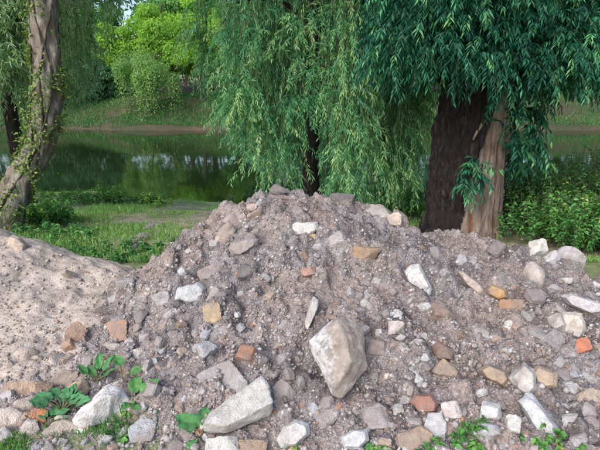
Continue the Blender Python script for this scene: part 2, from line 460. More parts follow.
def radial(pl, dims, pw, am, seed, sub):
    D, Fc = ICO[sub]; s = np.array(dims) * .5
    Dd = norm(D * s)
    q = np.stack([np.maximum(Dd @ n, 1e-4) / d for n, d in pl], 0)
    qm = q.max(0); rad = 1 / (qm * np.sum((q / qm) ** pw, 0) ** (1 / pw))
    V = Dd * rad[:, None]
    sz = float(s.prod()) ** (1 / 3)
    nz = fbm(V / sz * 1.5 + seed, seed, 5, .6)
    nz2 = -np.maximum(vnoise(V / sz * 1.3 + seed * 2, seed + 5) - .2, 0) * 1.3       # chips
    V = V * (1 + am * nz + am * 2.4 * nz2)[:, None]
    return V, Fc

def sharp(me, ang=32):
    me.set_sharp_from_angle(angle=math.radians(ang)); return me

def stone_mesh(name, dims, kind, seed, sub, mat=None):
    V, Fc = stone_verts(dims, kind, seed, sub)
    me = np_mesh(name, V, Fc, mat or M['stone'], True)
    return me if kind == 'round' else sharp(me)

def hull_stone(name, outline, ridge, dist, seed, mat, sub=5):
    """a broken stone whose sides follow an outline, with front corners and a back of its own; local x right, y up, z to the front"""
    O = np.array(outline, float); c = O.mean(0); w_ = np.ptp(O, axis=0); dm = min(w_)
    loc = lambda u, v, d: ((u - c[0]) * dist / F, (c[1] - v) * dist / F, d * dist / F)
    pts = [loc(u, v, 0) for u, v in O]
    if ridge: pts += [loc(u, v, d) for u, v, d in ridge]
    else: pts += [loc(c[0] + (u - c[0]) * .72, c[1] + (v - c[1]) * .72, dm * .34) for u, v in O]
    pts += [loc(c[0] + (u - c[0]) * .8, c[1] + (v - c[1]) * .8, -dm * .5) for u, v in O]
    bm = bmesh.new(); vs = [bm.verts.new(p_) for p_ in pts]
    bmesh.ops.convex_hull(bm, input=vs); bm.normal_update()
    cen = np.mean(pts, 0); pl = []
    for f in bm.faces:
        n_ = np.array(f.normal[:]); d_ = float(n_ @ (np.array(f.verts[0].co[:]) - cen))
        if d_ < 0: n_, d_ = -n_, -d_
        if d_ > 1e-5 and f.calc_area() > 1e-8: pl.append((n_, d_))
    bm.free()
    dims = (w_[0] * dist / F, w_[1] * dist / F, dm * .9 * dist / F)
    V, Fc = radial(pl, dims, 60, .10 if sub > 5 else .065, seed, sub)
    return sharp(np_mesh(name, V + cen, Fc, mat, True), 30)

def basis(n, roll):
    n = Vector(n); x = (Vector((1, 0, 0)) - n * n.x).normalized(); y = n.cross(x)
    c, s = math.cos(roll), math.sin(roll)
    a = x * c + y * s; b2 = -x * s + y * c
    return Matrix((a, b2, n)).transposed()

WHITE = (.66, .65, .65); PALE = (.50, .48, .47); GREY = (.35, .33, .34); TAN = (.44, .34, .26); BROWN = (.28, .19, .14)
ORANGE = (.52, .24, .12); RED = (.33, .12, .09); YELL = (.48, .36, .20); DARK = (.085, .08, .09); BEIGE = (.52, .44, .38); BLUE = (.47, .49, .53); PINK = (.50, .38, .34)
# u, v (photo pixels of the middle), width, height, depth factor, kind, roll degrees, colour, sink, name, label
HERO = [
 (338, 356, 52, 74, .75, 'block', -8, (.50, .43, .38), .30, 'concrete_chunk', 'largest angular chunk of broken concrete, one side crusted white, standing on the rubble slope'),
 (240, 406, 66, 30, .75, 'slab', 27, (.60, .59, .58), .34, 'concrete_slab', 'long pale wedge of concrete lying at the foot of the rubble heap'),
 (103, 406, 45, 30, .75, 'rock', 18, (.80, .80, .80), .36, 'white_rock', 'bright white rough rock at the foot beside the big green leaf'),
 (305, 229, 27, 17, .8, 'rock', 12, (.74, .73, .72), .45, 'white_stone', 'white knobbly stone just below the top of the rubble heap'),
 (313, 238, 13, 9, .8, 'brick', 5, YELL, .4, 'brick_fragment', 'small yellow brick fragment tucked under the white knobbly stone'),
 (418, 280, 20, 36, .4, 'slab', 22, (.80, .80, .81), .4, 'plaster_slab', 'flat bright white plaster slab lying on the slope, taller than wide'),
 (312, 314, 15, 38, .5, 'slab', -20, (.60, .585, .57), .4, 'stone_shard', 'narrow pale upright shard directly above the largest concrete chunk'),
 (242, 247, 34, 18, .6, 'block', 14, (.41, .37, .36), .35, 'grey_stone', 'smooth grey oblong stone below the crest of the rubble heap'),
 (247, 270, 19, 21, .6, 'rock', 0, (.12, .115, .125), .45, 'dark_clod', 'dark charcoal lump in the soil under the smooth grey oblong stone'),
 (278, 190, 16, 12, .9, 'rock', 0, (.09, .09, .11), .35, 'dark_stone', 'dark blue grey stone perched on the very top of the rubble heap'),
 (366, 251, 32, 14, .7, 'rock', 6, (.36, .25, .16), .45, 'brown_stone', 'wide ochre brown stone half buried below the crest, right of the white knobbly stone'),
 (213, 312, 15, 20, .8, 'brick', 10, (.46, .35, .21), .35, 'brick_fragment', 'yellow brick piece with a bright face below the whitish mottled rock'),
 (222, 377, 38, 26, .4, 'slab', 16, (.36, .35, .36), .45, 'grey_slab', 'flat dull grey slab lying just above the long pale concrete wedge'),
 (293, 434, 32, 24, .8, 'rock', 20, (.68, .67, .68), .35, 'white_stone', 'rounded white stone at the foot of the heap below the largest concrete chunk'),
 (355, 439, 28, 19, .8, 'rock', 8, (.62, .64, .68), .35, 'white_stone', 'bluish white stone at the foot, next to the rounded white stone'),
 (222, 445, 27, 16, .8, 'block', 5, (.66, .65, .63), .35, 'white_block', 'white square edged block under the long pale concrete wedge'),
 (251, 446, 24, 12, .8, 'block', 0, (.42, .29, .18), .4, 'brown_block', 'ochre brown block between two white stones at the foot of the heap'),
 (534, 272, 20, 25, .8, 'round', 5, (.52, .47, .43), .32, 'cobble', 'smooth rounded beige cobble below the stones on the far shoulder of the heap'),
 (474, 284, 17, 33, .7, 'block', 40, (.47, .39, .35), .35, 'long_stone', 'long pinkish beige stone slanting down beside the orange brown brick'),
 (496, 292, 21, 14, .8, 'brick', -22, (.47, .30, .15), .35, 'brick', 'orange brown half brick beside the long slanting pinkish stone'),
 (512, 306, 20, 13, .7, 'brick', -12, (.36, .22, .13), .42, 'brick', 'darker brown half brick just below the orange brown one'),
 (573, 325, 20, 24, .8, 'block', 4, (.60, .55, .50), .3, 'pale_block', 'pale squared block standing upright next to a small red brick fragment'),
 (558, 321, 13, 15, .8, 'rock', 0, (.55, .53, .50), .35, 'pale_stone', 'small pale stone touching the pale squared block'),
 (582, 345, 12, 10, .9, 'brick', 10, (.46, .18, .11), .35, 'brick_fragment', 'small bright red brick fragment under the pale squared block'),
 (583, 305, 34, 15, .7, 'block', -24, (.56, .55, .57), .35, 'light_stone', 'light grey stone lying above the pale squared block'),
 (538, 414, 20, 42, .7, 'slab', 24, (.58, .60, .63), .32, 'concrete_slab', 'bluish pale oblong slab slanting below the grey white block'),
 (523, 380, 23, 28, .8, 'block', -18, (.58, .57, .56), .3, 'grey_white_block', 'grey white angular block above the slanting bluish slab'),
 (546, 377, 20, 20, .8, 'rock', -20, (.46, .36, .27), .32, 'tan_stone', 'tan angular stone touching the grey white angular block'),
 (494, 375, 27, 19, .8, 'block', -14, (.42, .32, .23), .34, 'tan_block', 'tan oblong block beside the grey white angular block'),
 (445, 368, 23, 17, .8, 'rock', -22, (.43, .32, .22), .35, 'ochre_stone', 'ochre orange stone below the dark brown stone'),
 (442, 349, 18, 18, .8, 'rock', 0, (.22, .15, .12), .38, 'brown_stone', 'dark brown stone above the ochre orange stone'),
 (443, 312, 25, 20, .7, 'rock', -20, (.25, .18, .15), .42, 'brown_rock', 'dull brown rock half buried below the white plaster slab'),
 (424, 404, 26, 16, .8, 'brick', 0, (.33, .15, .11), .36, 'red_brick', 'dark red brick lying beside a small pale cube'),
 (451, 408, 15, 16, .9, 'brick', 6, (.60, .54, .53), .32, 'pale_cube', 'small pale cube of stone beside the dark red brick'),
 (490, 410, 20, 16, .8, 'rock', -25, (.68, .68, .68), .32, 'white_stone', 'clean white stone between the small pale cube and the slanting bluish slab'),
 (481, 394, 13, 8, .8, 'round', 0, (.66, .66, .66), .35, 'white_pebble', 'oval white pebble above the clean white stone'),
 (436, 424, 17, 22, .8, 'block', -12, (.60, .62, .64), .33, 'pale_stone', 'bluish pale stone below the dark red brick'),
 (414, 439, 28, 20, .8, 'block', 18, (.38, .28, .21), .34, 'brown_block', 'brown block at the foot below the dark red brick'),
 (513, 423, 11, 13, .8, 'block', -10, (.62, .62, .62), .35, 'white_fragment', 'small white fragment beside the slanting bluish slab'),
 (488, 429, 18, 14, .8, 'rock', 0, (.45, .46, .49), .35, 'grey_stone', 'blue grey stone under the clean white stone'),
 (536, 248, 18, 14, .9, 'rock', 0, (.58, .56, .54), .34, 'light_stone', 'light stone on the crest directly above the smooth beige cobble'),
 (567, 256, 24, 18, .9, 'rock', -24, (.44, .42, .43), .36, 'grey_rock', 'grey rock on the low shoulder of the crest'),
 (552, 252, 14, 11, .9, 'rock', 0, (.60, .60, .62), .36, 'pale_stone', 'pale stone on the crest next to the grey rock on its shoulder'),
 (189, 294, 30, 22, .7, 'rock', 8, (.58, .59, .62), .38, 'mottled_rock', 'whitish mottled rock above the yellow brick piece'),
 (212, 272, 28, 17, .6, 'rock', 0, (.33, .29, .29), .4, 'grey_stone', 'grey angular stone resting above the whitish mottled rock'),
 (217, 294, 20, 15, .7, 'rock', 0, (.33, .30, .29), .4, 'grey_stone', 'dusty grey stone just above the yellow brick piece'),
 (163, 298, 15, 16, .7, 'block', 25, (.38, .37, .39), .4, 'grey_stone', 'square grey stone next to the whitish mottled rock'),
 (232, 219, 32, 16, .6, 'rock', 28, (.36, .30, .29), .45, 'clod', 'large mauve clod of packed soil near the crest of the rubble heap'),
 (226, 232, 26, 14, .6, 'rock', 36, (.45, .37, .32), .45, 'clod', 'pale tan clod of packed soil beside the smooth grey oblong stone'),
 (340, 199, 24, 6, .9, 'slab', -2, (.16, .15, .15), .25, 'dark_slab', 'thin dark flat slab lying on the crest of the rubble heap'),
 (376, 207, 30, 7, .9, 'slab', -16, (.46, .43, .40), .25, 'flat_slab', 'thin grey flat slab lying on the crest next to the dark one'),
 (394, 219, 13, 14, .9, 'block', 0, (.55, .46, .38), .3, 'beige_stone', 'beige squared stone at the end of the thin grey flat slab'),
 (309, 272, 13, 7, .7, 'brick', 12, (.45, .25, .19), .35, 'brick_fragment', 'small red brick fragment in the middle of the slope'),
 (251, 207, 10, 9, .9, 'rock', 0, (.60, .45, .42), .35, 'pink_stone', 'small pink stone near the top of the rubble heap'),
 (118, 330, 16, 18, .8, 'brick', 10, (.47, .27, .18), .36, 'brick_fragment', 'reddish brick fragment in the gully between the two heaps'),
 (138, 355, 13, 13, .6, 'slab', 20, (.66, .62, .58), .35, 'white_fragment', 'squarish white fragment above the gully plants'),
 (284, 391, 18, 20, .7, 'rock', 0, (.34, .31, .31), .42, 'grey_stone', 'dull grey stone beside the thick end of the long pale wedge'),
 (396, 326, 15, 14, .8, 'rock', 0, (.60, .52, .50), .35, 'pinkish_stone', 'pinkish white stone right of the largest concrete chunk'),
 (416, 377, 13, 11, .8, 'rock', -25, (.68, .68, .68), .35, 'white_fragment', 'small white fragment left of the ochre orange stone'),
 (181, 351, 10, 11, .9, 'round', 0, (.58, .46, .36), .35, 'round_pebble', 'small round beige pebble on the grey slope above the foot'),
 (374, 347, 20, 18, .6, 'rock', 0, (.30, .25, .24), .45, 'brown_clod', 'dull brown clod right beside the largest concrete chunk'),
 (375, 412, 30, 24, .5, 'rock', 0, (.33, .31, .32), .45, 'grey_stone', 'broad dull grey stone half buried above the bluish white stone'),
 (590, 395, 22, 14, .7, 'rock', 10, (.46, .38, .31), .4, 'tan_stone', 'tan stone low on the far flank of the rubble heap'),
 # at the foot of the sandy heap
 (11, 419, 26, 19, .8, 'rock', -16, (.64, .56, .50), .33, 'pale_rock', 'pale cream rock at the foot of the sandy heap'),
 (27, 391, 34, 18, .7, 'rock', 14, (.47, .34, .25), .36, 'tan_stone', 'wide tan stone above the pale cream rock'),
 (29, 404, 20, 15, .8, 'rock', 0, (.50, .44, .40), .36, 'beige_stone', 'beige stone between the wide tan stone and the pale cream rock'),
 (66, 425, 30, 20, .8, 'rock', -8, (.52, .44, .38), .34, 'beige_rock', 'broad beige rock in front of the bright white rough rock'),
 (66, 378, 19, 15, .8, 'block', 6, (.50, .40, .32), .36, 'tan_block', 'tan squared stone above the dark leaved gully plant'),
 (79, 389, 20, 16, .8, 'rock', 0, (.47, .35, .24), .36, 'ochre_stone', 'ochre brown stone beside the dark leaved gully plant'),
 (114, 347, 17, 11, .8, 'rock', 10, (.60, .56, .51), .36, 'pale_stone', 'pale oval stone under the reddish brick fragment in the gully'),
 (37, 417, 12, 13, .9, 'brick', 0, (.58, .25, .12), .36, 'brick_fragment', 'orange brick fragment beside the pale cream rock'),
 (26, 416, 13, 12, .9, 'round', 0, (.55, .40, .30), .36, 'tan_pebble', 'round tan pebble between the pale cream rock and the orange brick fragment'),
 (30, 426, 12, 14, .9, 'rock', -20, (.62, .56, .52), .36, 'pale_pebble', 'pale pebble in front of the orange brick fragment'),
 (2, 438, 14, 20, .9, 'rock', -20, (.62, .58, .56), .36, 'pale_stone', 'pale stone in the grass in front of the pale cream rock'),
 (18, 243, 16, 13, .8, 'rock', -20, (.56, .46, .37), .36, 'tan_stone', 'tan stone on the crest of the sandy heap'),
 (76, 330, 18, 18, .7, 'rock', 0, (.42, .28, .20), .4, 'brown_stone', 'brown stone half buried in the smooth sandy slope'),
 (29, 354, 15, 15, .8, 'round', 0, (.50, .41, .35), .38, 'round_stone', 'round beige stone on the sandy slope above the wide tan stone'),
 (68, 274, 14, 8, .8, 'rock', -25, (.45, .37, .32), .38, 'tan_stone', 'small tan stone on the upper sandy slope'),
]
OUT = {0: ([(310,341),(324,329),(338,319),(348,319),(362,333),(366,366),(353,382),(339,393),(333,391),(321,370),(311,351)], [(338,323,16),(326,354,24),(334,386,14),(345,340,24),(350,362,22),(360,358,12)]),
 1: ([(207,424),(213,412),(238,397),(259,379),(263,381),(271,409),(268,414),(228,429),(212,429)], [(211,420,12),(228,423,15),(269,403,15),(259,384,5)]),
 2: ([(79,418),(84,408),(95,398),(104,389),(112,390),(125,400),(120,412),(122,416),(108,423),(92,425),(81,422)], [(100,400,15),(112,399,12),(90,411,12)]),
 3: ([(292,224),(296,222),(303,225),(310,222),(318,222),(319,230),(310,237),(297,236),(292,231)], None),
 5: ([(405,272),(411,265),(420,264),(431,288),(429,296),(421,295),(407,282)], None),
 6: ([(303,330),(302,325),(313,297),(320,297),(320,305),(312,323),(307,333)], None),
 7: ([(228,249),(231,243),(250,237),(259,239),(258,245),(240,257),(232,256)], None),
 13: ([(278,438),(284,427),(296,421),(308,425),(309,434),(296,445),(282,446)], None),
 14: ([(341,437),(352,430),(367,430),(368,440),(358,448),(344,447)], None),
 18: ([(459,271),(464,271),(482,286),(486,296),(480,297),(465,283)], None),
 19: ([(487,290),(492,284),(505,290),(506,298),(499,300),(489,295)], None),
 21: ([(563,316),(566,313),(582,314),(583,330),(578,339),(565,335)], None),
 24: ([(566,297),(574,294),(598,304),(600,312),(590,314),(572,305)], None),
 25: ([(522,402),(530,396),(537,398),(552,425),(550,434),(540,433),(534,428)], None),
 26: ([(511,378),(526,365),(535,370),(533,388),(526,395),(518,390)], None),
 27: ([(534,372),(541,367),(556,374),(553,386),(545,388),(537,382)], None),
 28: ([(481,370),(490,365),(506,372),(508,380),(502,386),(486,378)], None),
 32: ([(411,402),(416,395),(432,395),(437,403),(435,412),(417,413)], None),
 43: ([(175,300),(178,288),(197,282),(206,288),(205,300),(190,305)], None)}
hu = np.array([h[0] for h in HERO], float); hv = np.array([h[1] + h[3] * .12 for h in HERO], float)
HP, HD = hit(hu, hv)
# stones meant for the crest whose ray passes over it: drop them onto the crest line
for i, okk in enumerate(HD):
    if not okk or HP[i, 1] > 4.9:
        dv = 0
        while dv < 30:
            dv += 1; p_, ok_ = hit([hu[i]], [hv[i] + dv])
            if ok_[0] and p_[0, 1] < 4.7: HP[i] = p_[0]; break
HN = slope_normal(HP[:, 0], HP[:, 1])
HERO_DISC = []
for i, (u, v, w, h, dep, kind, roll, colr, sink, name, label) in enumerate(HERO):
    p = HP[i]; dist = np.linalg.norm(p - [0, 0, EYE]); n = HN[i]
    view = norm(np.array([0, 0, EYE]) - p); fs = max(.55, abs(float(view @ n)) + .12)
    n = norm(.75 * view + .35 * n)
    if i in OUT:
        cu, cv = np.mean(OUT[i][0], 0)
        me = hull_stone(name, *OUT[i], dist, 100 + i * 7, M['stone'], 6 if i < 3 else 5)
        o = obj(name, me); o.color = (*[q * (.88 if sum(colr) > 1.75 else 1) for q in colr], .45 if sum(colr) > 1.75 else .9)
        d_ = ray(cu, cv); dn = dist - (.30 if i < 3 else .18) * min(np.ptp(np.array(OUT[i][0], float), axis=0)) * dist / F
        o.matrix_world = Matrix.Translation(Vector(d_ * (dn / np.linalg.norm(d_))) + Vector((0, 0, EYE))) @ basis(view, 0).to_4x4()
        tag(o, label, 'brick' if 'brick' in name else 'slab' if 'slab' in name else 'stone'); HERO_DISC.append((u, v, w, h)); continue
    sx_ = w * dist / F * 1.08; sy_ = h * dist / F * 1.08; sz_ = dep * min(sx_, sy_) * (1.15 if h > 8 else 3)
    if h <= 8 and w > 20:
        n = norm(np.array([.05, -.25, 1])); sy_ = sx_ * .7; sz_ = h * dist / F
    me = stone_mesh(name, (sx_, sy_, sz_), kind, 100 + i * 7, 5 if w * h > 500 else 4)
    o = obj(name, me); o.color = (*[q * (.88 if sum(colr) > 1.75 else 1) for q in colr], .45 if sum(colr) > 1.75 else .9)
    o.matrix_world = Matrix.Translation(Vector(p) + Vector(n) * sz_ * (.5 - sink - .20)) @ basis(n, math.radians(roll)).to_4x4()
    tag(o, label, 'brick' if 'brick' in name else 'slab' if 'slab' in name else 'stone')
    HERO_DISC.append((u, v, w, h))
HERO_DISC = np.array(HERO_DISC)

# two-tone material of the largest chunk: white crust on the side that was painted
m, t, b = new_mat('crusted_concrete'); p = obj_pos(t)
sx = N(t, 'ShaderNodeSeparateXYZ'); t.links.new(p, sx.inputs[0])
nz_ = noise(t, 14, 5, .65, p)
ma = N(t, 'ShaderNodeMath', operation='MULTIPLY_ADD'); ma.inputs[1].default_value = .22; t.links.new(nz_, ma.inputs[0]); t.links.new(sx.outputs[0], ma.inputs[2])
mask = ramp(t, ma.outputs[0], [(.068, (1, 1, 1)), (.088, (0, 0, 0))])
body = ramp(t, noise(t, 17, 7, .7, p, .3), [(.28, (.11, .095, .085)), (.45, (.26, .22, .195)), (.58, (.34, .295, .265)), (.72, (.45, .41, .385))])
wht = ramp(t, noise(t, 22, 6, .7, p), [(.38, (.20, .19, .19)), (.48, (.42, .41, .41)), (.62, (.58, .57, .58))])
t.links.new(mixc(t, mask, body, wht), b.inputs['Base Color']); b.inputs['Roughness'].default_value = .92
bump(t, b, noise(t, 40, 7, .7, p), .6, .02); M['crust'] = m
for o in COL.objects:
    if o.name.startswith('concrete_chunk'):
        o.data.materials[0] = M['crust']

# medium stones, parts of their heap (shared meshes)
VAR = [stone_mesh('stone', (1, 1.0 * a, .72 * c), k, 900 + q, 3) for q, (a, c, k) in enumerate(
    [(.8, 1, 'rock'), (1.3, .8, 'rock'), (.7, .9, 'block'), (1.0, 1, 'block'), (1.4, .8, 'slab'), (.9, 1.1, 'block'), (.75, 1, 'rock'), (1.1, .7, 'block'), (.6, 1, 'brick'), (1.2, .9, 'rock')])]
PAL_G = [((.35, .33, .335), 5), ((.43, .415, .42), 4), ((.55, .54, .545), 2.6), ((.27, .245, .25), 3), ((.64, .63, .63), 1.3), ((.40, .31, .25), 2), ((.30, .20, .15), 1.2), ((.42, .23, .16), .8), ((.46, .47, .51), 1.5), ((.15, .14, .15), .7)]
PAL_S = [((.50, .42, .36), 5), ((.57, .49, .43), 4), ((.45, .36, .29), 2), ((.62, .56, .51), 1.6), ((.46, .28, .19), 1.2), ((.36, .30, .27), 1.5)]
def pick(pal, n):
    w = np.array([q[1] for q in pal], float); c = np.array([q[0] for q in pal])
    k = RS.choice(len(pal), n, p=w / w.sum()); return c[k] * RS.uniform(.85, 1.15, (n, 1))
def zone(P):
    return look(H_SAND, P[:, 0], P[:, 1]) > look(H_MAIN, P[:, 0], P[:, 1])

def crest_v(u):
    return np.minimum(np.interp(u, [c[0] for c in crest], [c[1] for c in crest], left=999), np.interp(u, [c[0] for c in crest2], [c[1] for c in crest2], right=999))
cand_u, cand_v, cand_w = [], [], []
occ = [(u, v, max(w, h) * .5) for u, v, w, h in HERO_DISC]
tries = 0
while len(cand_u) < 270 and tries < 60000:
    tries += 1
    u = random.uniform(-4, 604); v = random.uniform(188, 452)
    if v < crest_v(u) + 2: continue
    low = (v - crest_v(u)) / max(452 - crest_v(u), 1)
    dens = .25 + .75 * low
    if u < 110 and v < 345: dens *= .10
    if u < 60 and v > 340: dens *= 1.1
    if u > 390: dens *= 1.5
    dens *= float(np.clip(.55 + 1.9 * fbm2(u, v, 46., 207, 2), .05, 1.3))
    if random.random() > dens: continue
    w = 6.5 + random.expovariate(1 / 3.4); w = min(w, 20)
    if any((u - a) ** 2 + (v - b_) ** 2 < (c * .9 + w * .45) ** 2 for a, b_, c in occ): continue
    occ.append((u, v, w * .5)); cand_u.append(u); cand_v.append(v); cand_w.append(w)
SP, SD = hit(np.array(cand_u), np.array(cand_v)); SN = slope_normal(SP[:, 0], SP[:, 1], .05); SZ = zone(SP)
cg = pick(PAL_G, len(SP)) * .92; cs = pick(PAL_S, len(SP))
n_g = 0
for i in range(len(SP)):
    if not SD[i] or SP[i, 1] > 4.8: continue
    on_s = bool(SZ[i])
    if not on_s:
        n_g += 1
        if n_g > 290: continue
    par = sandy if on_s else rubble
    s = cand_w[i] * np.linalg.norm(SP[i] - [0, 0, EYE]) / F * 1.06
    o = obj('stone', VAR[RS.randint(len(VAR))], par); o.color = (*(cs[i] if on_s else cg[i]), RS.uniform(.6, 1.2))
    nn = norm(SN[i] + RS.normal(size=3) * .35)
    mw = Matrix.Translation(Vector(SP[i]) + Vector(SN[i]) * s * RS.uniform(-.26, .08)) @ basis(nn, RS.uniform(0, 6.28)).to_4x4() @ Matrix.Scale(s, 4)
    o.matrix_parent_inverse = Matrix(); o.matrix_basis = Matrix.Translation(-Vector(par.location)) @ mw

# gravel and grit: thousands of small stones, joined
def gravel_mesh(name, P, S, colr, sub, flat=.7):
    bases = []
    for q in range(8):
        r = np.random.RandomState(300 + q); V, Fc = ICO[1] if sub else (None, None)
        if not sub:
            V = np.array([[1, 0, 0], [-1, 0, 0], [0, 1, 0], [0, -1, 0], [0, 0, 1], [0, 0, -1.]]); Fc = np.array([[0, 2, 4], [2, 1, 4], [1, 3, 4], [3, 0, 4], [2, 0, 5], [1, 2, 5], [3, 1, 5], [0, 3, 5]])
            V = V * r.uniform(.6, 1.1, (6, 1)) + r.normal(size=(6, 3)) * .22
        else:
            V, Fc = ICO[1]; V = norm(V) * r.uniform(.72, 1.12, (len(V), 1)) * np.array([1.05, r.uniform(.55, .95), r.uniform(.45, .75)])
        bases.append(V)
    B = np.array(bases); n = len(P)
    k = RS.randint(8, size=n)
    # random rotations
    q = norm(RS.normal(size=(n, 4))); w, x, y, z = q.T
    R = np.stack([1 - 2 * (y * y + z * z), 2 * (x * y - z * w), 2 * (x * z + y * w), 2 * (x * y + z * w), 1 - 2 * (x * x + z * z), 2 * (y * z - x * w), 2 * (x * z - y * w), 2 * (y * z + x * w), 1 - 2 * (x * x + y * y)], -1).reshape(n, 3, 3)
    V = np.einsum('nij,nkj->nki', R, B[k]) * S[:, None, None] + P[:, None]
    m_ = B.shape[1]
    Fa = (Fc[None] + (np.arange(n) * m_)[:, None, None]).reshape(-1, 3)
    return np_mesh(name, V, Fa, M['gravel'], False, col=np.repeat(colr, len(Fc), 0))

def scatter(n, u0=-20, u1=620, v0=185, v1=470):
    u = RS.uniform(u0, u1, n); v = RS.uniform(v0, v1, n)
    k = v > crest_v(u) - 1; u, v = u[k], v[k]
    P, ok = hit(u, v); ok &= (P[:, 1] < 4.9) & (surf(P[:, 0], P[:, 1]) > -.02)
    P[:, 2] = surf(P[:, 0], P[:, 1])
    return P[ok]
def sized(P, lo, mean, hi):
    d = np.linalg.norm(P - [0, 0, EYE], axis=1)
    return np.clip(lo + RS.exponential(mean, len(P)), lo, hi) * .5 * 3.0 / F
for (nm, n, lo, mean, hi, sub) in (('gravel', 17000, 2.4, 1.5, 8, 1), ('grit', 50000, 1.0, .7, 3.0, 0)):
    P = scatter(n); z = zone(P)
    clump = fbm2(P[:, 0], P[:, 1], .22, 77, 3)
    for sel, par, pal, off in ((~z, rubble, PAL_G, (0, -3, 0)), (z, sandy, PAL_S, (2.2, -3, 0))):
        keep = sel & (RS.uniform(size=len(P)) < np.where(z, .40, np.clip(.75 + clump * 1.3, .12, 1)))
        Q = P[keep]; S = sized(Q, lo, mean, hi); c = pick(pal, len(Q))
        Q = Q + np.array([0, 0, 1]) * (S * RS.uniform(-.7, .35, len(Q)))[:, None]
        o = obj(nm, gravel_mesh(nm, Q, S, c, sub), par, off); o['kind'] = 'stuff'
# loose pebbles on the ground at the foot
u = RS.uniform(-30, 320, 1500); v = RS.uniform(405, 475, 1500)
P, ok = hit(u, v); P = P[ok]; P[:, 2] = surf(P[:, 0], P[:, 1]); S = sized(P, 1.2, .9, 5)
o = obj('foot_gravel', gravel_mesh('foot_gravel', P, S, pick(PAL_G, len(P)), 1)); o['kind'] = 'stuff'
tag(o, 'loose gravel scattered on the bare ground at the foot of the heaps', 'gravel')

# ------------------------------------------------------------------ foliage builders
def strands(roots, outd, length, step, leafL, leafW, side=0, spread=.55, seedj=.25, tint0=0., tvar=.22):
    """hanging shoots: each starts along outd and bends down; leaves along it"""
    n = len(roots); K = int(max(length) / step) + 1
    pos = roots.copy(); d = norm(outd); P, A, T, I = [], [], [], []
    wob = RS.uniform(0, 6.28, (n, 2)); base_t = np.clip(RS.normal(.42, tvar, n) + tint0 + .35 * fbm(roots / .5, 67, 2), 0, 1)
    lines = [pos.copy()]
    for k in range(K):
        al = (k * step) < length
        d = norm(d + np.array([0, 0, -1]) * (.9 * step / .25)[..., None] if hasattr(step, 'shape') else d + np.array([0, 0, -step * 3.2]))
        d = norm(d + np.stack([np.cos(wob[:, 0] + k * .31), np.sin(wob[:, 1] + k * .27), np.zeros(n)], -1) * .075)
        pos = np.where(al[:, None], pos + d * step, pos)
        if k % 3 == 0: lines.append(pos.copy())
        nl = 2
        for j in range(nl):
            q = np.where(al)[0]
            ang = RS.uniform(0, 6.28, len(q)); sd = np.stack([np.cos(ang), np.sin(ang), RS.uniform(-.3, .3, len(q))], -1)
            P.append(pos[q] + RS.normal(size=(len(q), 3)) * .006); A.append(norm(d[q] * .75 + sd * spread + np.array([0, 0, -.25])))
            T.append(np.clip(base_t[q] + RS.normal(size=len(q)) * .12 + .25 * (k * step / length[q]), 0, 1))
    P = np.concatenate(P); A = np.concatenate(A); T = np.concatenate(T)
    n_ = len(P); Nn = norm(np.array([0, 0, 1]) * .6 + RS.normal(size=(n_, 3)) * .6)
    V, Fc = leaf_geo(P, A, Nn, leafL * RS.uniform(.65, 1.15, n_), leafW * RS.uniform(.8, 1.2, n_))
    return V, Fc, np.repeat(T, 2), np.stack(lines, 1)

def thin_lines(lines, r):
    """three-sided twigs along polylines (n, k, 3)"""
    n, k, _ = lines.shape; Vs = []
    for a in range(3):
        an = a * 2.094; Vs.append(lines + np.array([math.cos(an), math.sin(an), 0]) * r)
    V = np.stack(Vs, 2).reshape(-1, 3)
    b0 = (np.arange(n)[:, None] * k + np.arange(k - 1)[None]).reshape(-1) * 3
    Fs = [np.stack([b0 + a, b0 + (a + 1) % 3, b0 + 3 + (a + 1) % 3, b0 + 3 + a], 1) for a in range(3)]
    return V, np.concatenate(Fs)

def world_part(name, me, parent):
    o = obj(name, me, parent); o.location = -Vector(parent.location); return o

# ------------------------------------------------------------------ weeping willow in the middle
wc = at(312, 190, 8.9); wz = float(ground_h(wc[0], wc[1]))
willow = thing('weeping_willow', 'weeping willow with a curtain of blue green hanging shoots behind the rubble heap', 'tree', (wc[0], wc[1], wz - .05))
path = spline([(wc[0], wc[1], wz - .1), (wc[0] - .03, wc[1], wz + 1.0), (wc[0] + .06, wc[1] + .05, 1.6), (wc[0] + .02, wc[1], 3.2), (wc[0] + .1, wc[1], 5.2)], 40)
V, Fc = tube(path, np.interp(np.linspace(0, 1, 40), [0, .06, .3, 1], [.24, .17, .14, .07]), 16, .02, 5)
world_part('trunk', np_mesh('trunk', V, Fc, M['bark_dark'], True), willow)
limbs = []
for k in range(13):
    a = k * 2.4 + RS.uniform(-.3, .3); r = RS.uniform(.8, 1.45); z0 = RS.uniform(1.4, 4.6); up = RS.uniform(.5, 1.1)
    b0 = np.array([wc[0] + .04, wc[1], z0]); e_ = b0 + np.array([math.cos(a) * r, math.sin(a) * r, up * .6])
    limbs.append(spline([b0, b0 * .55 + e_ * .45 + [0, 0, up * .35], e_, e_ + np.array([math.cos(a) * .3, math.sin(a) * .3, -.35])], 18))
for L_ in limbs:
    V, Fc = tube(L_, np.linspace(.05, .012, 18), 7)
    world_part('limb', np_mesh('limb', V, Fc, M['bark_dark'], True), willow)
def zbot(x):
    return np.interp(x, [-2.1, -1.9, -1.6, -1.2, -.85, -.6, -.3, 1.0, 1.45, 1.7, 2.0, 2.3], [2.2, 1.5, 1.0, .85, .3, -.2, -.45, -.45, -.2, .5, 1.5, 2.2])
Vs, Fs, Ts, Ls, off = [], [], [], [], 0
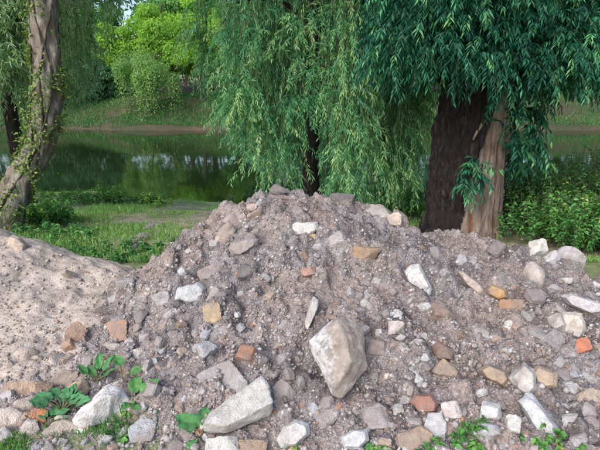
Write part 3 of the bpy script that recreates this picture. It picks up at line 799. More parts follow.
def add_strands(roots, outd, length, step, ll, lw, **kw):
    global off
    V, Fc, T, L_ = strands(roots, outd, length, step, ll, lw, **kw)
    Vs.append(V); Fs.append(Fc + off); Ts.append(T); off += len(V); return L_
# long hanging shoots
n = 430
NBU = 62; ba = RS.uniform(0, 6.283, NBU); br = np.sqrt(RS.uniform(.02, 1, NBU)) * 2.05; bk = RS.randint(NBU, size=n)
bxx = np.cos(ba[bk]) * br[bk] + RS.normal(size=n) * .085; byy = np.sin(ba[bk]) * br[bk] + RS.normal(size=n) * .085
a = np.arctan2(byy, bxx); r = np.minimum(np.hypot(bxx, byy), 2.15)
rx = np.cos(a) * r; rx = np.where(rx < 0, rx * .80, rx); ry = np.sin(a) * r * .9
dome = 5.4 - .75 * (r / 2.1) ** 2 * 2.2
top = np.where(RS.uniform(size=n) < .62, RS.uniform(1.0, 1, n) * dome, RS.uniform(2.2, 4.2, n))
zb = np.maximum(zbot(rx * 1.02), -.5 + 0 * rx) + RS.uniform(0, 1.0, n) ** 2 * 1.3
zb = np.where((np.abs(rx + .02) < .16) & (ry < .3), np.maximum(zb, 1.2), zb)
roots = np.stack([wc[0] + rx * .9, wc[1] + ry * .9, top], -1); outd = np.stack([np.cos(a), np.sin(a), np.full(n, .3)], -1)
L1 = add_strands(roots, outd, np.clip(top - zb, .4, 5.5), .034, .09, .0125, spread=.5)
# shorter side shoots with tufted ends, from points on the long ones
def side_shoots(L1, m_, lo, hi, ll, lw, **kw):
    q = RS.randint(len(L1), size=m_); kk = (RS.uniform(.0, 1, m_) * (L1.shape[1] - 1)).astype(int)
    rt = L1[q, kk]; zb_ = zbot(rt[:, 0] - wc[0]); ln = RS.uniform(lo, hi, m_)
    ok = (rt[:, 2] - ln * .75 > zb_ - .1) & (fbm(rt / [.42, .42, .6], 66, 2) > -.2)
    ok &= ~((np.abs(rt[:, 0] - wc[0]) < .16) & (rt[:, 2] < 1.3) & (rt[:, 1] < wc[1] + .2))
    rt = rt[ok]; ln = ln[ok]; an = RS.uniform(0, 6.28, len(rt)); ln = ln * .9
    od = np.stack([np.cos(an), np.sin(an), RS.uniform(.0, .7, len(rt))], -1) + norm(rt - [wc[0], wc[1], 2])
    return add_strands(rt, od, ln, .03, ll, lw, **kw)
L2 = side_shoots(L1, 6400, .25, .8, .085, .0132, spread=.65, tint0=.1)
V = np.concatenate(Vs); Fc = np.concatenate(Fs); T = np.concatenate(Ts)
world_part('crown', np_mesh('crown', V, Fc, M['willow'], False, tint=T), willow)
V, Fc = merge([thin_lines(L1[:, ::4], .0045)])
world_part('twigs', np_mesh('twigs', V, Fc, M['twig']), willow)['kind'] = 'stuff'

# ------------------------------------------------------------------ big split tree
bc = at(463, 236, 6.3); bz = float(ground_h(bc[0], bc[1]))
big = thing('split_tree', 'massive old tree with a dark split trunk and a strip of bare wood', 'tree', (bc[0], bc[1], bz))
nu, nv = 220, 190
th = np.linspace(0, 2 * math.pi, nu, endpoint=False); zz = np.linspace(bz - .15, 4.6, nv)
TH, ZZ = np.meshgrid(th, zz)
hgt = (ZZ - bz)
R0 = np.interp(hgt, [0, .25, .7, 1.6, 3, 5], [.56, .50, .46, .425, .40, .34])
rel = ((TH + math.pi) % (2 * math.pi)) - math.pi                 # 0 faces the camera (-Y), + is to +X
R0 = R0 * (1 + .05 * np.sin(3 * TH + .6) + .03 * np.sin(5 * TH + 2 + hgt))
lo_ = np.interp(hgt, [0, .9, 1.5, 1.95], [-.50, -.30, .0, .26]); hi_ = np.interp(hgt, [0, .9, 1.5, 1.95], [1.6, 1.2, .75, .48])
jit = fbm(np.stack([TH * 0, hgt / .12, hgt * 0 + 3], -1), 8, 3) * .07
wound = smooth(lo_ - .03, lo_ + .05, rel + jit) * (1 - smooth(hi_ - .05, hi_ + .03, rel + jit)) * (hgt < 1.9)
cx = np.sin(TH) * R0; cy = -np.cos(TH) * R0
rid = fbm(np.stack([cx / .06, cy / .06, ZZ / .3], -1), 12, 3); bark = np.abs(rid)
groove = np.abs(fbm(np.stack([cx / .05, cy / .05, ZZ / .9], -1), 15, 3))
crack = np.exp(-((rel - np.interp(hgt, [0, 1.6], [.62, .42])) / .045) ** 2) * (hgt < 1.3) + .9 * np.exp(-((rel + .2 - .05 * np.sin(hgt * 9)) / .06) ** 2) * smooth(.55, .3, hgt)
Rr = R0 + (1 - wound) * (.02 + (bark - .2) * .15) - wound * (.03 + groove * .05 + crack * .08)
Vx = np.stack([bc[0] + np.sin(TH) * Rr + .02 * hgt, bc[1] - np.cos(TH) * Rr, ZZ], -1).reshape(-1, 3)
Fa = grid_faces(nu, nv, True); wf = wound.ravel()[Fa].mean(1); cf = crack.ravel()[Fa].mean(1)
def sub_mesh(nm, sel, mat):
    f = Fa[sel]; ids, inv = np.unique(f, return_inverse=True)
    return np_mesh(nm, Vx[ids], inv.reshape(f.shape), mat, True)
world_part('trunk', sub_mesh('trunk', wf < .5, M['bark_dark']), big)
world_part('bare_wood', sub_mesh('bare_wood', (wf >= .5) & (cf < .55), M['bare_wood']), big)['label'] = 'pale bare wood where the bark has gone'
world_part('rotted_crack', sub_mesh('rotted_crack', (wf >= .5) & (cf >= .55), M['red_rot']), big)['label'] = 'reddish rotted crack'
# splinter of torn bark at the head of the wound
sp = spline([at(473, 140, bc[1] - .475), at(477, 132, bc[1] - .455), at(483, 123, bc[1] - .425), at(488, 112, bc[1] - .385)], 12)
V, Fc = tube(sp, np.linspace(.012, .035, 12), 6, .006, 3, .03)
world_part('splinter', np_mesh('splinter', V, Fc, M['bare_wood'], True), big)
blimbs = []
for (az, r, z0, z1) in ((-2.6, 2.2, 2.2, 4.2), (-1.4, 2.0, 2.0, 4.3), (-.3, 2.6, 1.9, 3.6), (.7, 2.4, 2.3, 4.6), (2.2, 2.2, 2.5, 5), (-.9, 2.4, 3.0, 5.5), (-2.0, 1.7, 3.2, 6), (.1, 1.6, 3.6, 6.3), (3.1, 1.6, 2.8, 4.4)):
    b0 = np.array([bc[0] + .2 * math.cos(az), bc[1] + .2 * math.sin(az), z0]); e_ = np.array([bc[0] + r * math.cos(az), bc[1] + r * math.sin(az), z1])
    L_ = spline([b0, b0 * .6 + e_ * .4 + [0, 0, .3], e_, e_ + np.array([.5 * math.cos(az), .5 * math.sin(az), -.2])], 20); blimbs.append(L_)
    V, Fc = tube(L_, np.linspace(.13, .02, 20), 9, .012, 4)
    world_part('limb', np_mesh('limb', V, Fc, M['bark_dark'], True), big)

def sprays(roots, outd, nleaf, length, ll, lw, tint0=0, droop=.9):
    """leafy twigs: lance leaves hanging on both sides of a short arching twig"""
    n = len(roots); P, A, T = [], [], []
    bt = np.clip(RS.normal(.38, .2, n) + tint0, 0, 1); d = norm(outd); pos = roots.copy(); st = length / nleaf
    lines = [pos.copy()]
    for k in range(nleaf):
        d = norm(d + np.array([0, 0, -1]) * (droop * 1.6 / nleaf)); pos = pos + d * (st[:, None] if hasattr(st, 'shape') else st)
        if k % 4 == 3: lines.append(pos.copy())
        side = norm(np.cross(d, [0, 0, 1.])) * (1 if k % 2 else -1)
        P.append(pos.copy()); A.append(norm(d * .6 + side * .7 + np.array([0, 0, -.55]) + RS.normal(size=(n, 3)) * .18))
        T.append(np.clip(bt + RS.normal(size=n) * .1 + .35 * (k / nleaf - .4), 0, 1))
    P = np.concatenate(P); A = np.concatenate(A); T = np.concatenate(T); m_ = len(P)
    V, Fc = leaf_geo(P, A, norm(np.array([0, 0, 1]) + RS.normal(size=(m_, 3)) * .35), ll * RS.uniform(.7, 1.15, m_), lw * RS.uniform(.8, 1.15, m_))
    return V, Fc, np.repeat(T, 2), np.stack(lines, 1)
def lower(u):                                                    # lowest hanging edge of the crown, in elevation, by x
    return np.interp(u, [390, 415, 435, 470, 500, 525, 560, 600, 650], [80, 64, 74, 66, 76, 96, 84, 96, 90])
NC = 560; uu = RS.uniform(388, 690, NC); vv = lower(uu) + 10 * np.sin(uu * .21) - 18 - RS.exponential(58, NC); YY = RS.uniform(4.9, 7.9, NC)
YY = np.where((uu > 428) & (uu < 505) & (vv > 55), RS.uniform(4.9, 5.8, NC), YY)
k = (vv > -150) & (RS.uniform(size=NC) < np.interp(uu, [400, 530, 570, 640], [1, 1, .65, .6]))
cen = np.array([at(a, b_, c) for a, b_, c in zip(uu[k], vv[k], YY[k])])
PER = 14; ct = np.repeat(RS.normal(0, .17, len(cen)) + .12 * (RS.uniform(size=len(cen)) < .12), PER)
roots = np.repeat(cen, PER, 0) + RS.normal(size=(len(cen) * PER, 3)) * [.12, .12, .09]
od = roots - np.array([bc[0], bc[1], 3.0]); od[:, 2] *= .3; od = norm(norm(od) * .5 + norm(roots - np.repeat(cen, PER, 0)) * .8 + [0, 0, .25] + RS.normal(size=od.shape) * .25)
G1 = sprays(roots, od, 14, RS.uniform(.18, .36, len(roots)), .085, .019, ct, 1.1)
# the crown above the picture: coarser sprays, real canopy that shades what is below
nn_ = 3800
q = rdir(nn_) * (RS.uniform(.35, 1, (nn_, 1)) ** .5) * np.array([3.4, 2.9, 2.8]) + np.array([bc[0] + .6, bc[1] + .5, 5.7])
q = q[(q[:, 2] > 3.1) & (q[:, 1] > 3.9)]
G2 = sprays(q, norm(q - np.array([bc[0], bc[1], 4.0]) + RS.normal(size=q.shape) * .6), 10, RS.uniform(.5, .8, len(q)), .24, .075)
# shoots sprouting in front of the trunk and beside it
rt = np.array([at(RS.uniform(458, 482), RS.uniform(158, 184), RS.uniform(5.66, 5.78)) for _ in range(26)] + [at(RS.uniform(500, 540), RS.uniform(105, 165), RS.uniform(5.7, 6.6)) for _ in range(110)])
G3 = sprays(rt, norm(RS.normal(size=rt.shape) + np.array([.2, -.8, 0])), 10, RS.uniform(.16, .32, len(rt)), .11, .028, .15)
off2 = 0; VV, FF, TT = [], [], []
for g in (G1, G2, G3):
    VV.append(g[0]); FF.append(g[1] + off2); TT.append(g[2]); off2 += len(g[0])
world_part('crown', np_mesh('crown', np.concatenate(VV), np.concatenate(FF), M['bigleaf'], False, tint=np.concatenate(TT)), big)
V, Fc = merge([thin_lines(g[3][::3], .0025) for g in (G1, G2, G3)])
world_part('twigs', np_mesh('twigs', V, Fc, M['twig']), big)['kind'] = 'stuff'

# ------------------------------------------------------------------ ivy-clad leaning trunk on the left
YL = 6.6
pth = spline([at(-4, 262, 6.2), at(6, 215, 6.3), at(22, 178, 6.45), at(39, 148, YL), at(46, 110, YL), at(47, 70, YL), at(44, 20, YL), at(43, -60, YL), at(40, -150, 6.7), at(30, -260, 6.9)], 90)
base = pth[0].copy(); gz = float(ground_h(base[0], base[1]))
ivytree = thing('ivy_covered_tree', 'leaning grey tree trunk clad in yellowish climbing leaves at the water side', 'tree', (base[0], base[1], gz))
pth[0, 2] = min(pth[0, 2], gz - .05)
hw = np.interp(np.linspace(0, 1, 90), [0, .12, .3, .5, .75, 1], [.30, .21, .17, .18, .15, .10])
V, Fc = tube(pth, hw, 48, .06, 6, .05)
world_part('trunk', np_mesh('trunk', V, Fc, M['bark_grey'], True), ivytree)
n = 10500
k = RS.randint(6, 88, n); ang = RS.uniform(0, 6.28, n)
rad = norm(np.stack([np.cos(ang), np.sin(ang), 0 * ang], -1)); P = pth[k] + rad * (hw[k] * (1.0 + RS.exponential(.22, n)))[:, None] + RS.normal(size=(n, 3)) * [.02, .02, .05]
keep = (fbm(P / .30, 44, 3) * 1.3 + .26 * (rad[:, 0] < .25) - .25 * (rad[:, 0] > .5) > .02)
P, rad = P[keep], rad[keep]
V, Fc = leaf_geo(P, norm(rad * .6 + np.array([0, 0, -.5]) + RS.normal(size=P.shape) * .6), norm(rad + np.array([0, 0, .5])), RS.uniform(.03, .075, len(P)), RS.uniform(.016, .034, len(P)))
world_part('climbing_leaves', np_mesh('climbing_leaves', V, Fc, M['ivy'], False, tint=np.repeat(RS.uniform(0, 1, len(P)), 2)), ivytree)['kind'] = 'stuff'
for q in range(5):
    tv = np.linspace(0, 1, 60); av = q * 1.3 + 2.2 * tv * (1 if q % 2 else -1) + .4 * np.sin(tv * 14 + q); kk = (4 + tv * 80).astype(int)
    V, Fc = tube(pth[kk] + np.stack([np.cos(av), np.sin(av), 0 * av], -1) * (hw[kk] * 1.06)[:, None], np.linspace(.02, .008, 60), 6, .004, q, .05)
    world_part('vine_stem', np_mesh('vine_stem', V, Fc, M['bark_far'], True), ivytree)
# its own canopy, high above the picture, with shoots hanging into the top corner
q = rdir(600) * (RS.uniform(.3, 1, (600, 1)) ** .5) * np.array([1.8, 1.5, 1.3]) + pth[-1] + [-.3, 0, .6]
G = sprays(q, norm(RS.normal(size=q.shape)), 9, RS.uniform(.3, .6, len(q)), .2, .05)
world_part('crown', np_mesh('crown', G[0], G[1], M['paleleaf'], False, tint=G[2]), ivytree)

# ------------------------------------------------------------------ second, darker trunk and pale drooping willow further left
def droop_tree(name, label, u, Y, top, spreadx, zlow, nst, mat, lean=0, tr=.13, ll=.11, lw=.017, seed=0, lat=2200, barkm='bark_dark', extra=None):
    c = at(u, 180, Y); gz_ = float(ground_h(c[0], c[1]))
    T_ = thing(name, label, 'tree', (c[0], c[1], gz_))
    pth = spline([(c[0], Y, gz_ - .1), (c[0] + lean * .2, Y, gz_ + 1.2), (c[0] + lean * .6, Y, top * .55), (c[0] + lean, Y, top * .85), (c[0] + lean, Y, top)], 40)
    V, Fc = tube(pth, np.interp(np.linspace(0, 1, 40), [0, .1, 1], [tr * 1.7, tr * 1.15, tr * .5]), 14, .02, seed)
    world_part('trunk', np_mesh('trunk', V, Fc, M[barkm], True), T_)
    for kk in range(8):
        az = kk * 2.4 + seed; z0 = RS.uniform(top * .45, top * .8)
        b0 = pth[int(np.argmin(np.abs(pth[:, 2] - z0)))]; e_ = b0 + np.array([math.cos(az) * spreadx * .8, math.sin(az) * spreadx * .8, RS.uniform(.5, 1.1)])
        V, Fc = tube(spline([b0, (b0 + e_) / 2 + [0, 0, .35], e_], 12), np.linspace(tr * .4, .012, 12), 6)
        world_part('limb', np_mesh('limb', V, Fc, M[barkm], True), T_)
    a = RS.uniform(0, 6.28, nst); r = np.sqrt(RS.uniform(.02, 1, nst)) * spreadx
    rt = np.stack([c[0] + lean * .8 + np.cos(a) * r, Y + np.sin(a) * r * .8, top - (r / spreadx) ** 2 * top * .22 + RS.normal(size=nst) * .3], -1)
    if extra is not None: rt = np.concatenate([rt, extra]); a = np.concatenate([a, RS.uniform(-2.6, -.4, len(extra))]); nst = len(rt)
    zl = zlow(rt[:, 0], rt[:, 1]) + RS.uniform(0, 1, nst) ** 2 * 1.4
    vs, fs, ts, of = [], [], [], 0
    V, Fc, T, L_ = strands(rt, np.stack([np.cos(a), np.sin(a), 0 * a + .3], -1), np.clip(rt[:, 2] - zl, .3, 6), .05, ll, lw, spread=.6)
    vs.append(V); fs.append(Fc); ts.append(T); of = len(V)
    qq = RS.randint(nst, size=lat); kk = RS.randint(L_.shape[1], size=lat); r2 = L_[qq, kk]; ok = r2[:, 2] > zlow(r2[:, 0], r2[:, 1]) + .3
    r2 = r2[ok]; V, Fc, T, _ = strands(r2, RS.normal(size=r2.shape) + [0, 0, .2], RS.uniform(.2, .5, len(r2)), .045, ll, lw, spread=.7)
    vs.append(V); fs.append(Fc + of); ts.append(T)
    world_part('crown', np_mesh('crown', np.concatenate(vs), np.concatenate(fs), M[mat], False, tint=np.concatenate(ts)), T_)
    world_part('twigs', np_mesh('twigs', *thin_lines(L_[:, ::4], .005), M['twig']), T_)['kind'] = 'stuff'
    return T_
droop_tree('willow_tree', 'slim willow with pale grey green drooping shoots beside the ivy clad trunk', 24, 9.5, 5.6, 1.9,
           lambda x, y: np.interp(x, [-7.5, -6.2, -5.6, -4.9, -4.45, -4.1], [.2, .0, .9, 1.25, 1.7, 3.0]), 190, 'paleleaf', -.2, .13, .10, .02, 3, 6500, extra=np.stack([RS.uniform(-4.9, -3.95, 70), RS.uniform(8.0, 8.9, 70), RS.uniform(2.9, 4.2, 70)], -1))
# reedy shoots hanging at the left edge, on a bush nearer than the ivy trunk
# ------------------------------------------------------------------ far bank trees
def leafy_tree(name, label, u, Y, h, rx, zlo, mat, nleaf, ls, trunk_r=.14, group='trees on the far bank', seed=0, nclump=34, flat=.7, cat='tree', hang=0.):
    r = np.random.RandomState(seed + 50); c = at(u, 120, Y); gz_ = float(ground_h(c[0], Y))
    T_ = thing(name, label, cat, (c[0], Y, gz_ - .05), group)
    top = gz_ + h
    pth = spline([(c[0], Y, gz_ - .2), (c[0] + r.uniform(-.3, .3), Y, gz_ + h * .3), (c[0] + r.uniform(-.5, .5), Y, gz_ + h * .62), (c[0] + r.uniform(-.5, .5), Y, top - .1 * h)], 24)
    prt = [tube(pth, np.linspace(trunk_r * 1.4, trunk_r * .25, 24), 9, .03, seed, .2)]
    world_part('trunk', np_mesh('trunk', *merge(prt), M['bark_far'], True), T_)
    cz = (gz_ + zlo + top) / 2; hz = (top - gz_ - zlo) / 2
    cc = norm(r.normal(size=(nclump, 3))) * (r.uniform(.15, 1, (nclump, 1)) ** .45) * np.array([rx, rx * .75, hz]) * .82 + np.array([c[0], Y, cz])
    for q in cc[::4]:
        z0 = max(gz_ + .3, min(q[2] - .8, top - .3 * h)); b0 = pth[int(np.argmin(np.abs(pth[:, 2] - z0)))]
        V, Fc = tube(spline([b0, (b0 + q) / 2 + [0, 0, .2], q], 8), np.linspace(trunk_r * .4, .02, 8), 5)
        world_part('limb', np_mesh('limb', V, Fc, M['bark_far'], True), T_)
    cr = r.uniform(.16, .34, nclump) * (rx + hz) * .62
    k = r.randint(nclump, size=nleaf); d = norm(r.normal(size=(nleaf, 3)))
    P = cc[k] + d * (cr[k] * r.uniform(.3, 1, nleaf) ** .5)[:, None] * np.array([1, 1, flat])
    if hang: P[:, 2] -= r.exponential(hang, nleaf)
    P[:, 2] = np.maximum(P[:, 2], np.maximum(ground_h(P[:, 0], P[:, 1]), WATER_Z) + .15)
    A = norm(d * .5 + r.normal(size=(nleaf, 3)) * .6 + np.array([0, 0, -.6]))
    V, Fc = leaf_geo(P, A, norm(np.array([0, 0, 1]) * .7 + d * .6 + r.normal(size=(nleaf, 3)) * .4), ls * r.uniform(.6, 1.3, nleaf), ls * .5 * r.uniform(.7, 1.2, nleaf))
    tc = np.clip(r.normal(.45, .18, nclump), 0, 1)[k]
    world_part('crown', np_mesh('crown', V, Fc, M[mat], False, tint=np.repeat(np.clip(tc + r.normal(size=nleaf) * .15, 0, 1), 2)), T_)
    return T_
FAR = [
 # name, label, u, Y, h, rx, zlo, mat, n, leaf size
 ('maple_tree', 'bright yellow green leafy tree standing on the far bank above the drooping bush', 172, 44, 8.5, 3.3, .8, 'sunny', 15000, .30, .18, 1, 40, .6),
 ('maple_tree', 'yellow green tree on the far bank partly behind the willow curtain', 212, 45, 9.0, 3.4, .6, 'sunny', 12000, .30, .18, 2, 36, .6),
 ('broadleaf_tree', 'mid green tree leaning over the yellow green one on the far bank', 176, 50, 10.5, 3.4, 2.5, 'mid', 12000, .34, .2, 3, 26, .6),
 ('broadleaf_tree', 'tall dark tree on the far bank behind the pale drooping willow shoots', 66, 47, 12, 3.9, 1.2, 'dark', 15000, .32, .22, 4, 40, .7),
 ('broadleaf_tree', 'tall mid green tree on the far bank rising behind the ivy clad trunk', 30, 48, 12, 4.6, .8, 'mid', 13000, .36, .22, 5, 40, .7),
 ('broadleaf_tree', 'far bank tree hidden mostly by the willow curtain', 265, 47, 11, 4.2, .8, 'mid', 7000, .36, .22, 6, 36, .7),
 ('broadleaf_tree', 'dark far bank tree behind the willow trunk', 325, 48, 12, 4.4, .8, 'dark', 7000, .36, .22, 7, 36, .7),
 ('broadleaf_tree', 'mid green far bank tree between the willow and the split trunk', 400, 46, 11, 4.2, 1.0, 'mid', 12000, .36, .22, 8, 36, .7),
 ('broadleaf_tree', 'dark far bank tree behind the split trunk', 465, 47, 12, 4.4, 1.0, 'dark', 7000, .36, .22, 9, 36, .7),
 ('broadleaf_tree', 'mid green far bank tree seen past the bare wood of the split trunk', 535, 46, 11, 4.2, 1.8, 'mid', 13000, .34, .22, 10, 36, .7),
 ('broadleaf_tree', 'tall light green tree farthest along the far bank past the split trunk', 600, 47, 12, 4.4, 1.8, 'mid', 13000, .34, .22, 11, 36, .7),
 ('maple_tree', 'small yellow green tree on the far bank above the low dark bushes', 126, 43.5, 6.6, 2.6, 1.2, 'sunny', 8000, .28, .14, 31, 30, .6),
 ('maple_tree', 'yellow green tree spreading low over the far water edge beside the willow curtain', 204, 41.5, 7.6, 3.0, 1.7, 'sunny', 9000, .24, .13, 33, 34, .55),
 ('broadleaf_tree', 'mid green tree filling the gap between the low dark bushes and the yellow green trees', 108, 46, 9.2, 2.9, 1.2, 'mid', 9000, .28, .16, 34, 30, .6),
 ('broadleaf_tree', 'distant dark tree in the second row above the dark bushes', 60, 60, 14, 4.8, 2, 'dark', 9000, .5, .25, 12, 36, .7),
 ('broadleaf_tree', 'distant tree in the second row above the yellow green trees', 190, 58, 14.5, 4.6, 3, 'mid', 9000, .5, .25, 13, 36, .7),
]
for i, f in enumerate(FAR):
    leafy_tree(*f[:10], trunk_r=f[10], seed=f[11], nclump=f[12], flat=f[13])
leafy_tree('drooping_bush', 'light green bush drooping over the water on the far bank', 152, 39.6, 5.2, 3.0, 2.0, 'pale_bush', 11000, .17, .07, 'bushes on the far bank', 21, 13, .5, 'bush', .7)
leafy_tree('dark_bush', 'low dark bush on the far bank under the tall dark tree', 78, 42.5, 3.4, 2.6, .1, 'dark', 8000, .22, .06, 'bushes on the far bank', 22, 24, .8, 'bush')
leafy_tree('dark_bush', 'low dark bush on the far bank beside the drooping light green bush', 112, 42.8, 3.6, 2.3, .1, 'dark', 7000, .22, .06, 'bushes on the far bank', 23, 22, .8, 'bush')
leafy_tree('dark_bush', 'dark bush on the far bank behind the ivy clad trunk', 36, 42, 3.6, 2.6, .1, 'dark', 7000, .22, .06, 'bushes on the far bank', 24, 22, .8, 'bush')
leafy_tree('green_bush', 'green bush on the far bank at the edge of the willow curtain', 236, 42, 3.2, 2.2, .3, 'mid', 7000, .22, .06, 'bushes on the far bank', 25, 22, .8, 'bush')
leafy_tree('green_bush', 'green bush on the far bank past the split trunk', 560, 43, 3.4, 2.6, .2, 'mid', 7000, .22, .06, 'bushes on the far bank', 26, 22, .8, 'bush')
# a far wood closing the view behind the bank
r = np.random.RandomState(77)
n = 21000; x = r.uniform(-75, 75, n); y = r.uniform(64, 76, n); top = 9.5 + 3.5 * fbm2(x, y * 0, 5.0, 5, 3)
gapm = np.abs(x + 26.0 - (y - 70) * .38) < 4.2
z = ground_h(x, y) + top * r.uniform(0, 1, n) ** .8
P = np.stack([x, y, z], -1)[~(gapm & (z > 5.5))]
V, Fc = leaf_geo(P, norm(r.normal(size=P.shape) + [0, 0, -.6]), norm(r.normal(size=P.shape) * .6 + [0, -.3, 1]), .9 * r.uniform(.6, 1.3, len(P)), .5 * r.uniform(.7, 1.2, len(P)))
o = obj('distant_wood', np_mesh('distant_wood', V, Fc, M['dark'], False, tint=np.repeat(r.uniform(0, 1, len(P)), 2))); o['kind'] = 'stuff'
tag(o, 'distant wood closing the view behind the far bank trees', 'wood')

# ------------------------------------------------------------------ grass and weeds
def blades(P, h, w, mat, name, label, tint):
    n = len(P); A = norm(np.array([0, 0, 1.]) + RS.normal(size=(n, 3)) * [.4, .4, .15])
    V, Fc = leaf_geo(P, A, norm(RS.normal(size=(n, 3))), h, w, .1, .25)
    o = obj(name, np_mesh(name, V, Fc, M[mat], False, tint=np.repeat(tint, 2))); o['kind'] = 'stuff'; tag(o, label, 'grass'); return o
n = 170000
x = RS.uniform(-9.5, 9, n); y = 4.5 + RS.uniform(0, 1, n) ** 1.5 * 10
z = ground_h(x, y); cov = fbm2(x, y, 1.3, 101, 4) + fbm2(x, y, .35, 105, 2) * .4
k = (z > WATER_Z + .02) & (cov > .0 + .22 * RS.uniform(-1, 1, n)) & (np.abs(x) < y * .72 + .6)
hh = (.03 + .10 * np.clip(cov[k] + .25, 0, 1)) * RS.uniform(.5, 1.4, k.sum())
blades(np.stack([x, y, z], -1)[k], hh, .009, 'grass', 'bank_grass', 'short patchy grass covering the bank between the heaps and the pond', np.clip(.62 + cov[k] * -.35 + RS.normal(size=k.sum()) * .2, 0, 1))
n = 70000
x = RS.uniform(-30, 30, n); y = RS.uniform(38.0, 46, n); z = ground_h(x, y); k = (z > WATER_Z + .05) & (fbm2(x, y, 3, 111, 3) > np.where(y < 40, -.5, -.12) + .3 * RS.uniform(-1, 1, n))
blades(np.stack([x, y, z], -1)[k], RS.uniform(.12, .34, k.sum()), .035, 'weed', 'far_bank_grass', 'rough grass on the slope of the far bank', np.clip(RS.normal(.3, .2, k.sum()), 0, 1))

def weed_plant(P0, h, nst, spread, mat, leafL, leafW, name, label, group=None, tint0=0., per=9, cat='plant', zf=ground_h):
    T_ = thing(name, label, cat, tuple(P0), group)
    rt = np.array(P0) + np.stack([RS.normal(size=nst) * spread, RS.normal(size=nst) * spread, np.zeros(nst)], -1); rt[:, 2] = zf(rt[:, 0], rt[:, 1]) - .02
    d = norm(np.stack([RS.normal(size=nst) * .28, RS.normal(size=nst) * .28, np.ones(nst)], -1)); hs = h * RS.uniform(.6, 1.1, nst)
    lines = np.stack([rt + d * (hs * f)[:, None] for f in (0, 1)], 1)
    P, A, T = [], [], []; bt = np.clip(RS.normal(.45, .2, nst) + tint0, 0, 1)
    for j in range(per):
        f = .25 + .75 * (j + RS.uniform(0, 1, nst)) / per
        for s in range(2):
            an = RS.uniform(0, 6.28, nst); P.append(rt + d * (hs * np.minimum(f, 1))[:, None]); A.append(np.stack([np.cos(an), np.sin(an), RS.uniform(-.35, .35, nst)], -1))
            T.append(np.clip(bt + RS.normal(size=nst) * .12 + .2 * (f - .6), 0, 1))
    P = np.concatenate(P); A = np.concatenate(A); T = np.concatenate(T); n_ = len(P)
    V, Fc = leaf_geo(P, A, norm(np.array([0, 0, 1.]) + RS.normal(size=(n_, 3)) * .3), leafL * RS.uniform(.6, 1.2, n_), leafW * RS.uniform(.7, 1.2, n_), .15, .3)
    world_part('stems', np_mesh('stems', *thin_lines(lines, .004), M['twig']), T_)['kind'] = 'stuff'
    world_part('foliage', np_mesh('foliage', V, Fc, M[mat], False, tint=np.repeat(T, 2)), T_)
    return T_
def gp(u, v):                                                    # ground point of a pixel behind the heaps
    d = ray(u, v)
    for tt in np.arange(4.2, 16, .02):
        p = d * tt
        if EYE + p[2] < ground_h(p[0], p[1]): return np.array([p[0], p[1], float(ground_h(p[0], p[1]))])
    return at(u, v, 12)
WEEDS = [
 (40, 226, .5, 60, .22, 'weed', .10, .05, 'leafy_weed', 'dense clump of tall green weeds at the foot of the ivy clad trunk', 0),
 (60, 238, .22, 36, .26, 'weed', .07, .035, 'leafy_weed', 'lower green weeds between the ivy clad trunk and the sandy heap', -.05),
 (82, 252, .11, 34, .26, 'weed', .06, .03, 'nettle_clump', 'dark nettles just behind the low crest of the sandy heap', -.2),
 (105, 258, .11, 34, .24, 'weed', .06, .03, 'nettle_clump', 'nettles just behind the gully between the two heaps', -.1),
 (135, 254, .11, 30, .24, 'weed', .06, .03, 'nettle_clump', 'nettles against the back of the rubble heap flank', -.15),
 (112, 206, .55, 26, .16, 'weed', .13, .035, 'tall_weed', 'tall pale green weed standing alone at the pond edge', .2),
 (152, 206, .36, 24, .14, 'weed', .10, .05, 'yellow_weed', 'small yellow green weed at the pond edge', .5),
 (70, 204, .35, 40, .3, 'weed', .09, .03, 'reed_tuft', 'tuft of green reeds at the pond edge near the ivy clad trunk', .05),
 (92, 203, .32, 36, .3, 'weed', .09, .03, 'reed_tuft', 'tuft of green reeds at the pond edge beside the tall pale weed', .05),
 (132, 206, .26, 30, .25, 'weed', .09, .03, 'reed_tuft', 'low reed tuft between the tall pale weed and the small yellow weed', .1),
]
for (u, v, h, ns, sp_, mt, ll, lw, nm, lb, t0) in WEEDS:
    weed_plant(gp(u, v), h, ns, sp_, mt, ll, lw, nm, lb, 'weeds on the near bank', t0)
SHR = [
 (525, 235, 6.9, .95, 'leafy green shrub growing against the split trunk'), (560, 240, 7.3, .9, 'leafy green shrub next to the one at the split trunk'),
 (592, 245, 6.6, .95, 'leafy green shrub behind the low shoulder of the rubble heap'), (545, 220, 8.4, 1.0, 'green shrub growing at the pond edge behind the split trunk'),
 (585, 215, 8.6, 1.05, 'tall green shrub at the pond edge past the split trunk'), (610, 230, 7.4, 1.25, 'tallest green shrub at the side of the rubble heap'),
 (575, 262, 5.5, .6, 'low green shrub touching the back of the rubble heap'), (606, 275, 5.1, .6, 'low green shrub behind the end of the rubble heap'),
 (418, 226, 7.6, .6, 'green weeds between the willow curtain and the split trunk'), (400, 220, 8.2, .5, 'low weeds at the foot of the willow curtain'),
]
for (u, v, Y, h, lb) in SHR:
    p = at(u, v, Y); p[2] = float(ground_h(p[0], Y))
    weed_plant(p, h, 260 if u > 500 else 90, .34, 'weed', .06, .034, 'leafy_shrub', lb, 'shrubs beside the split tree', RS.uniform(-.1, .3), 12, 'shrub')

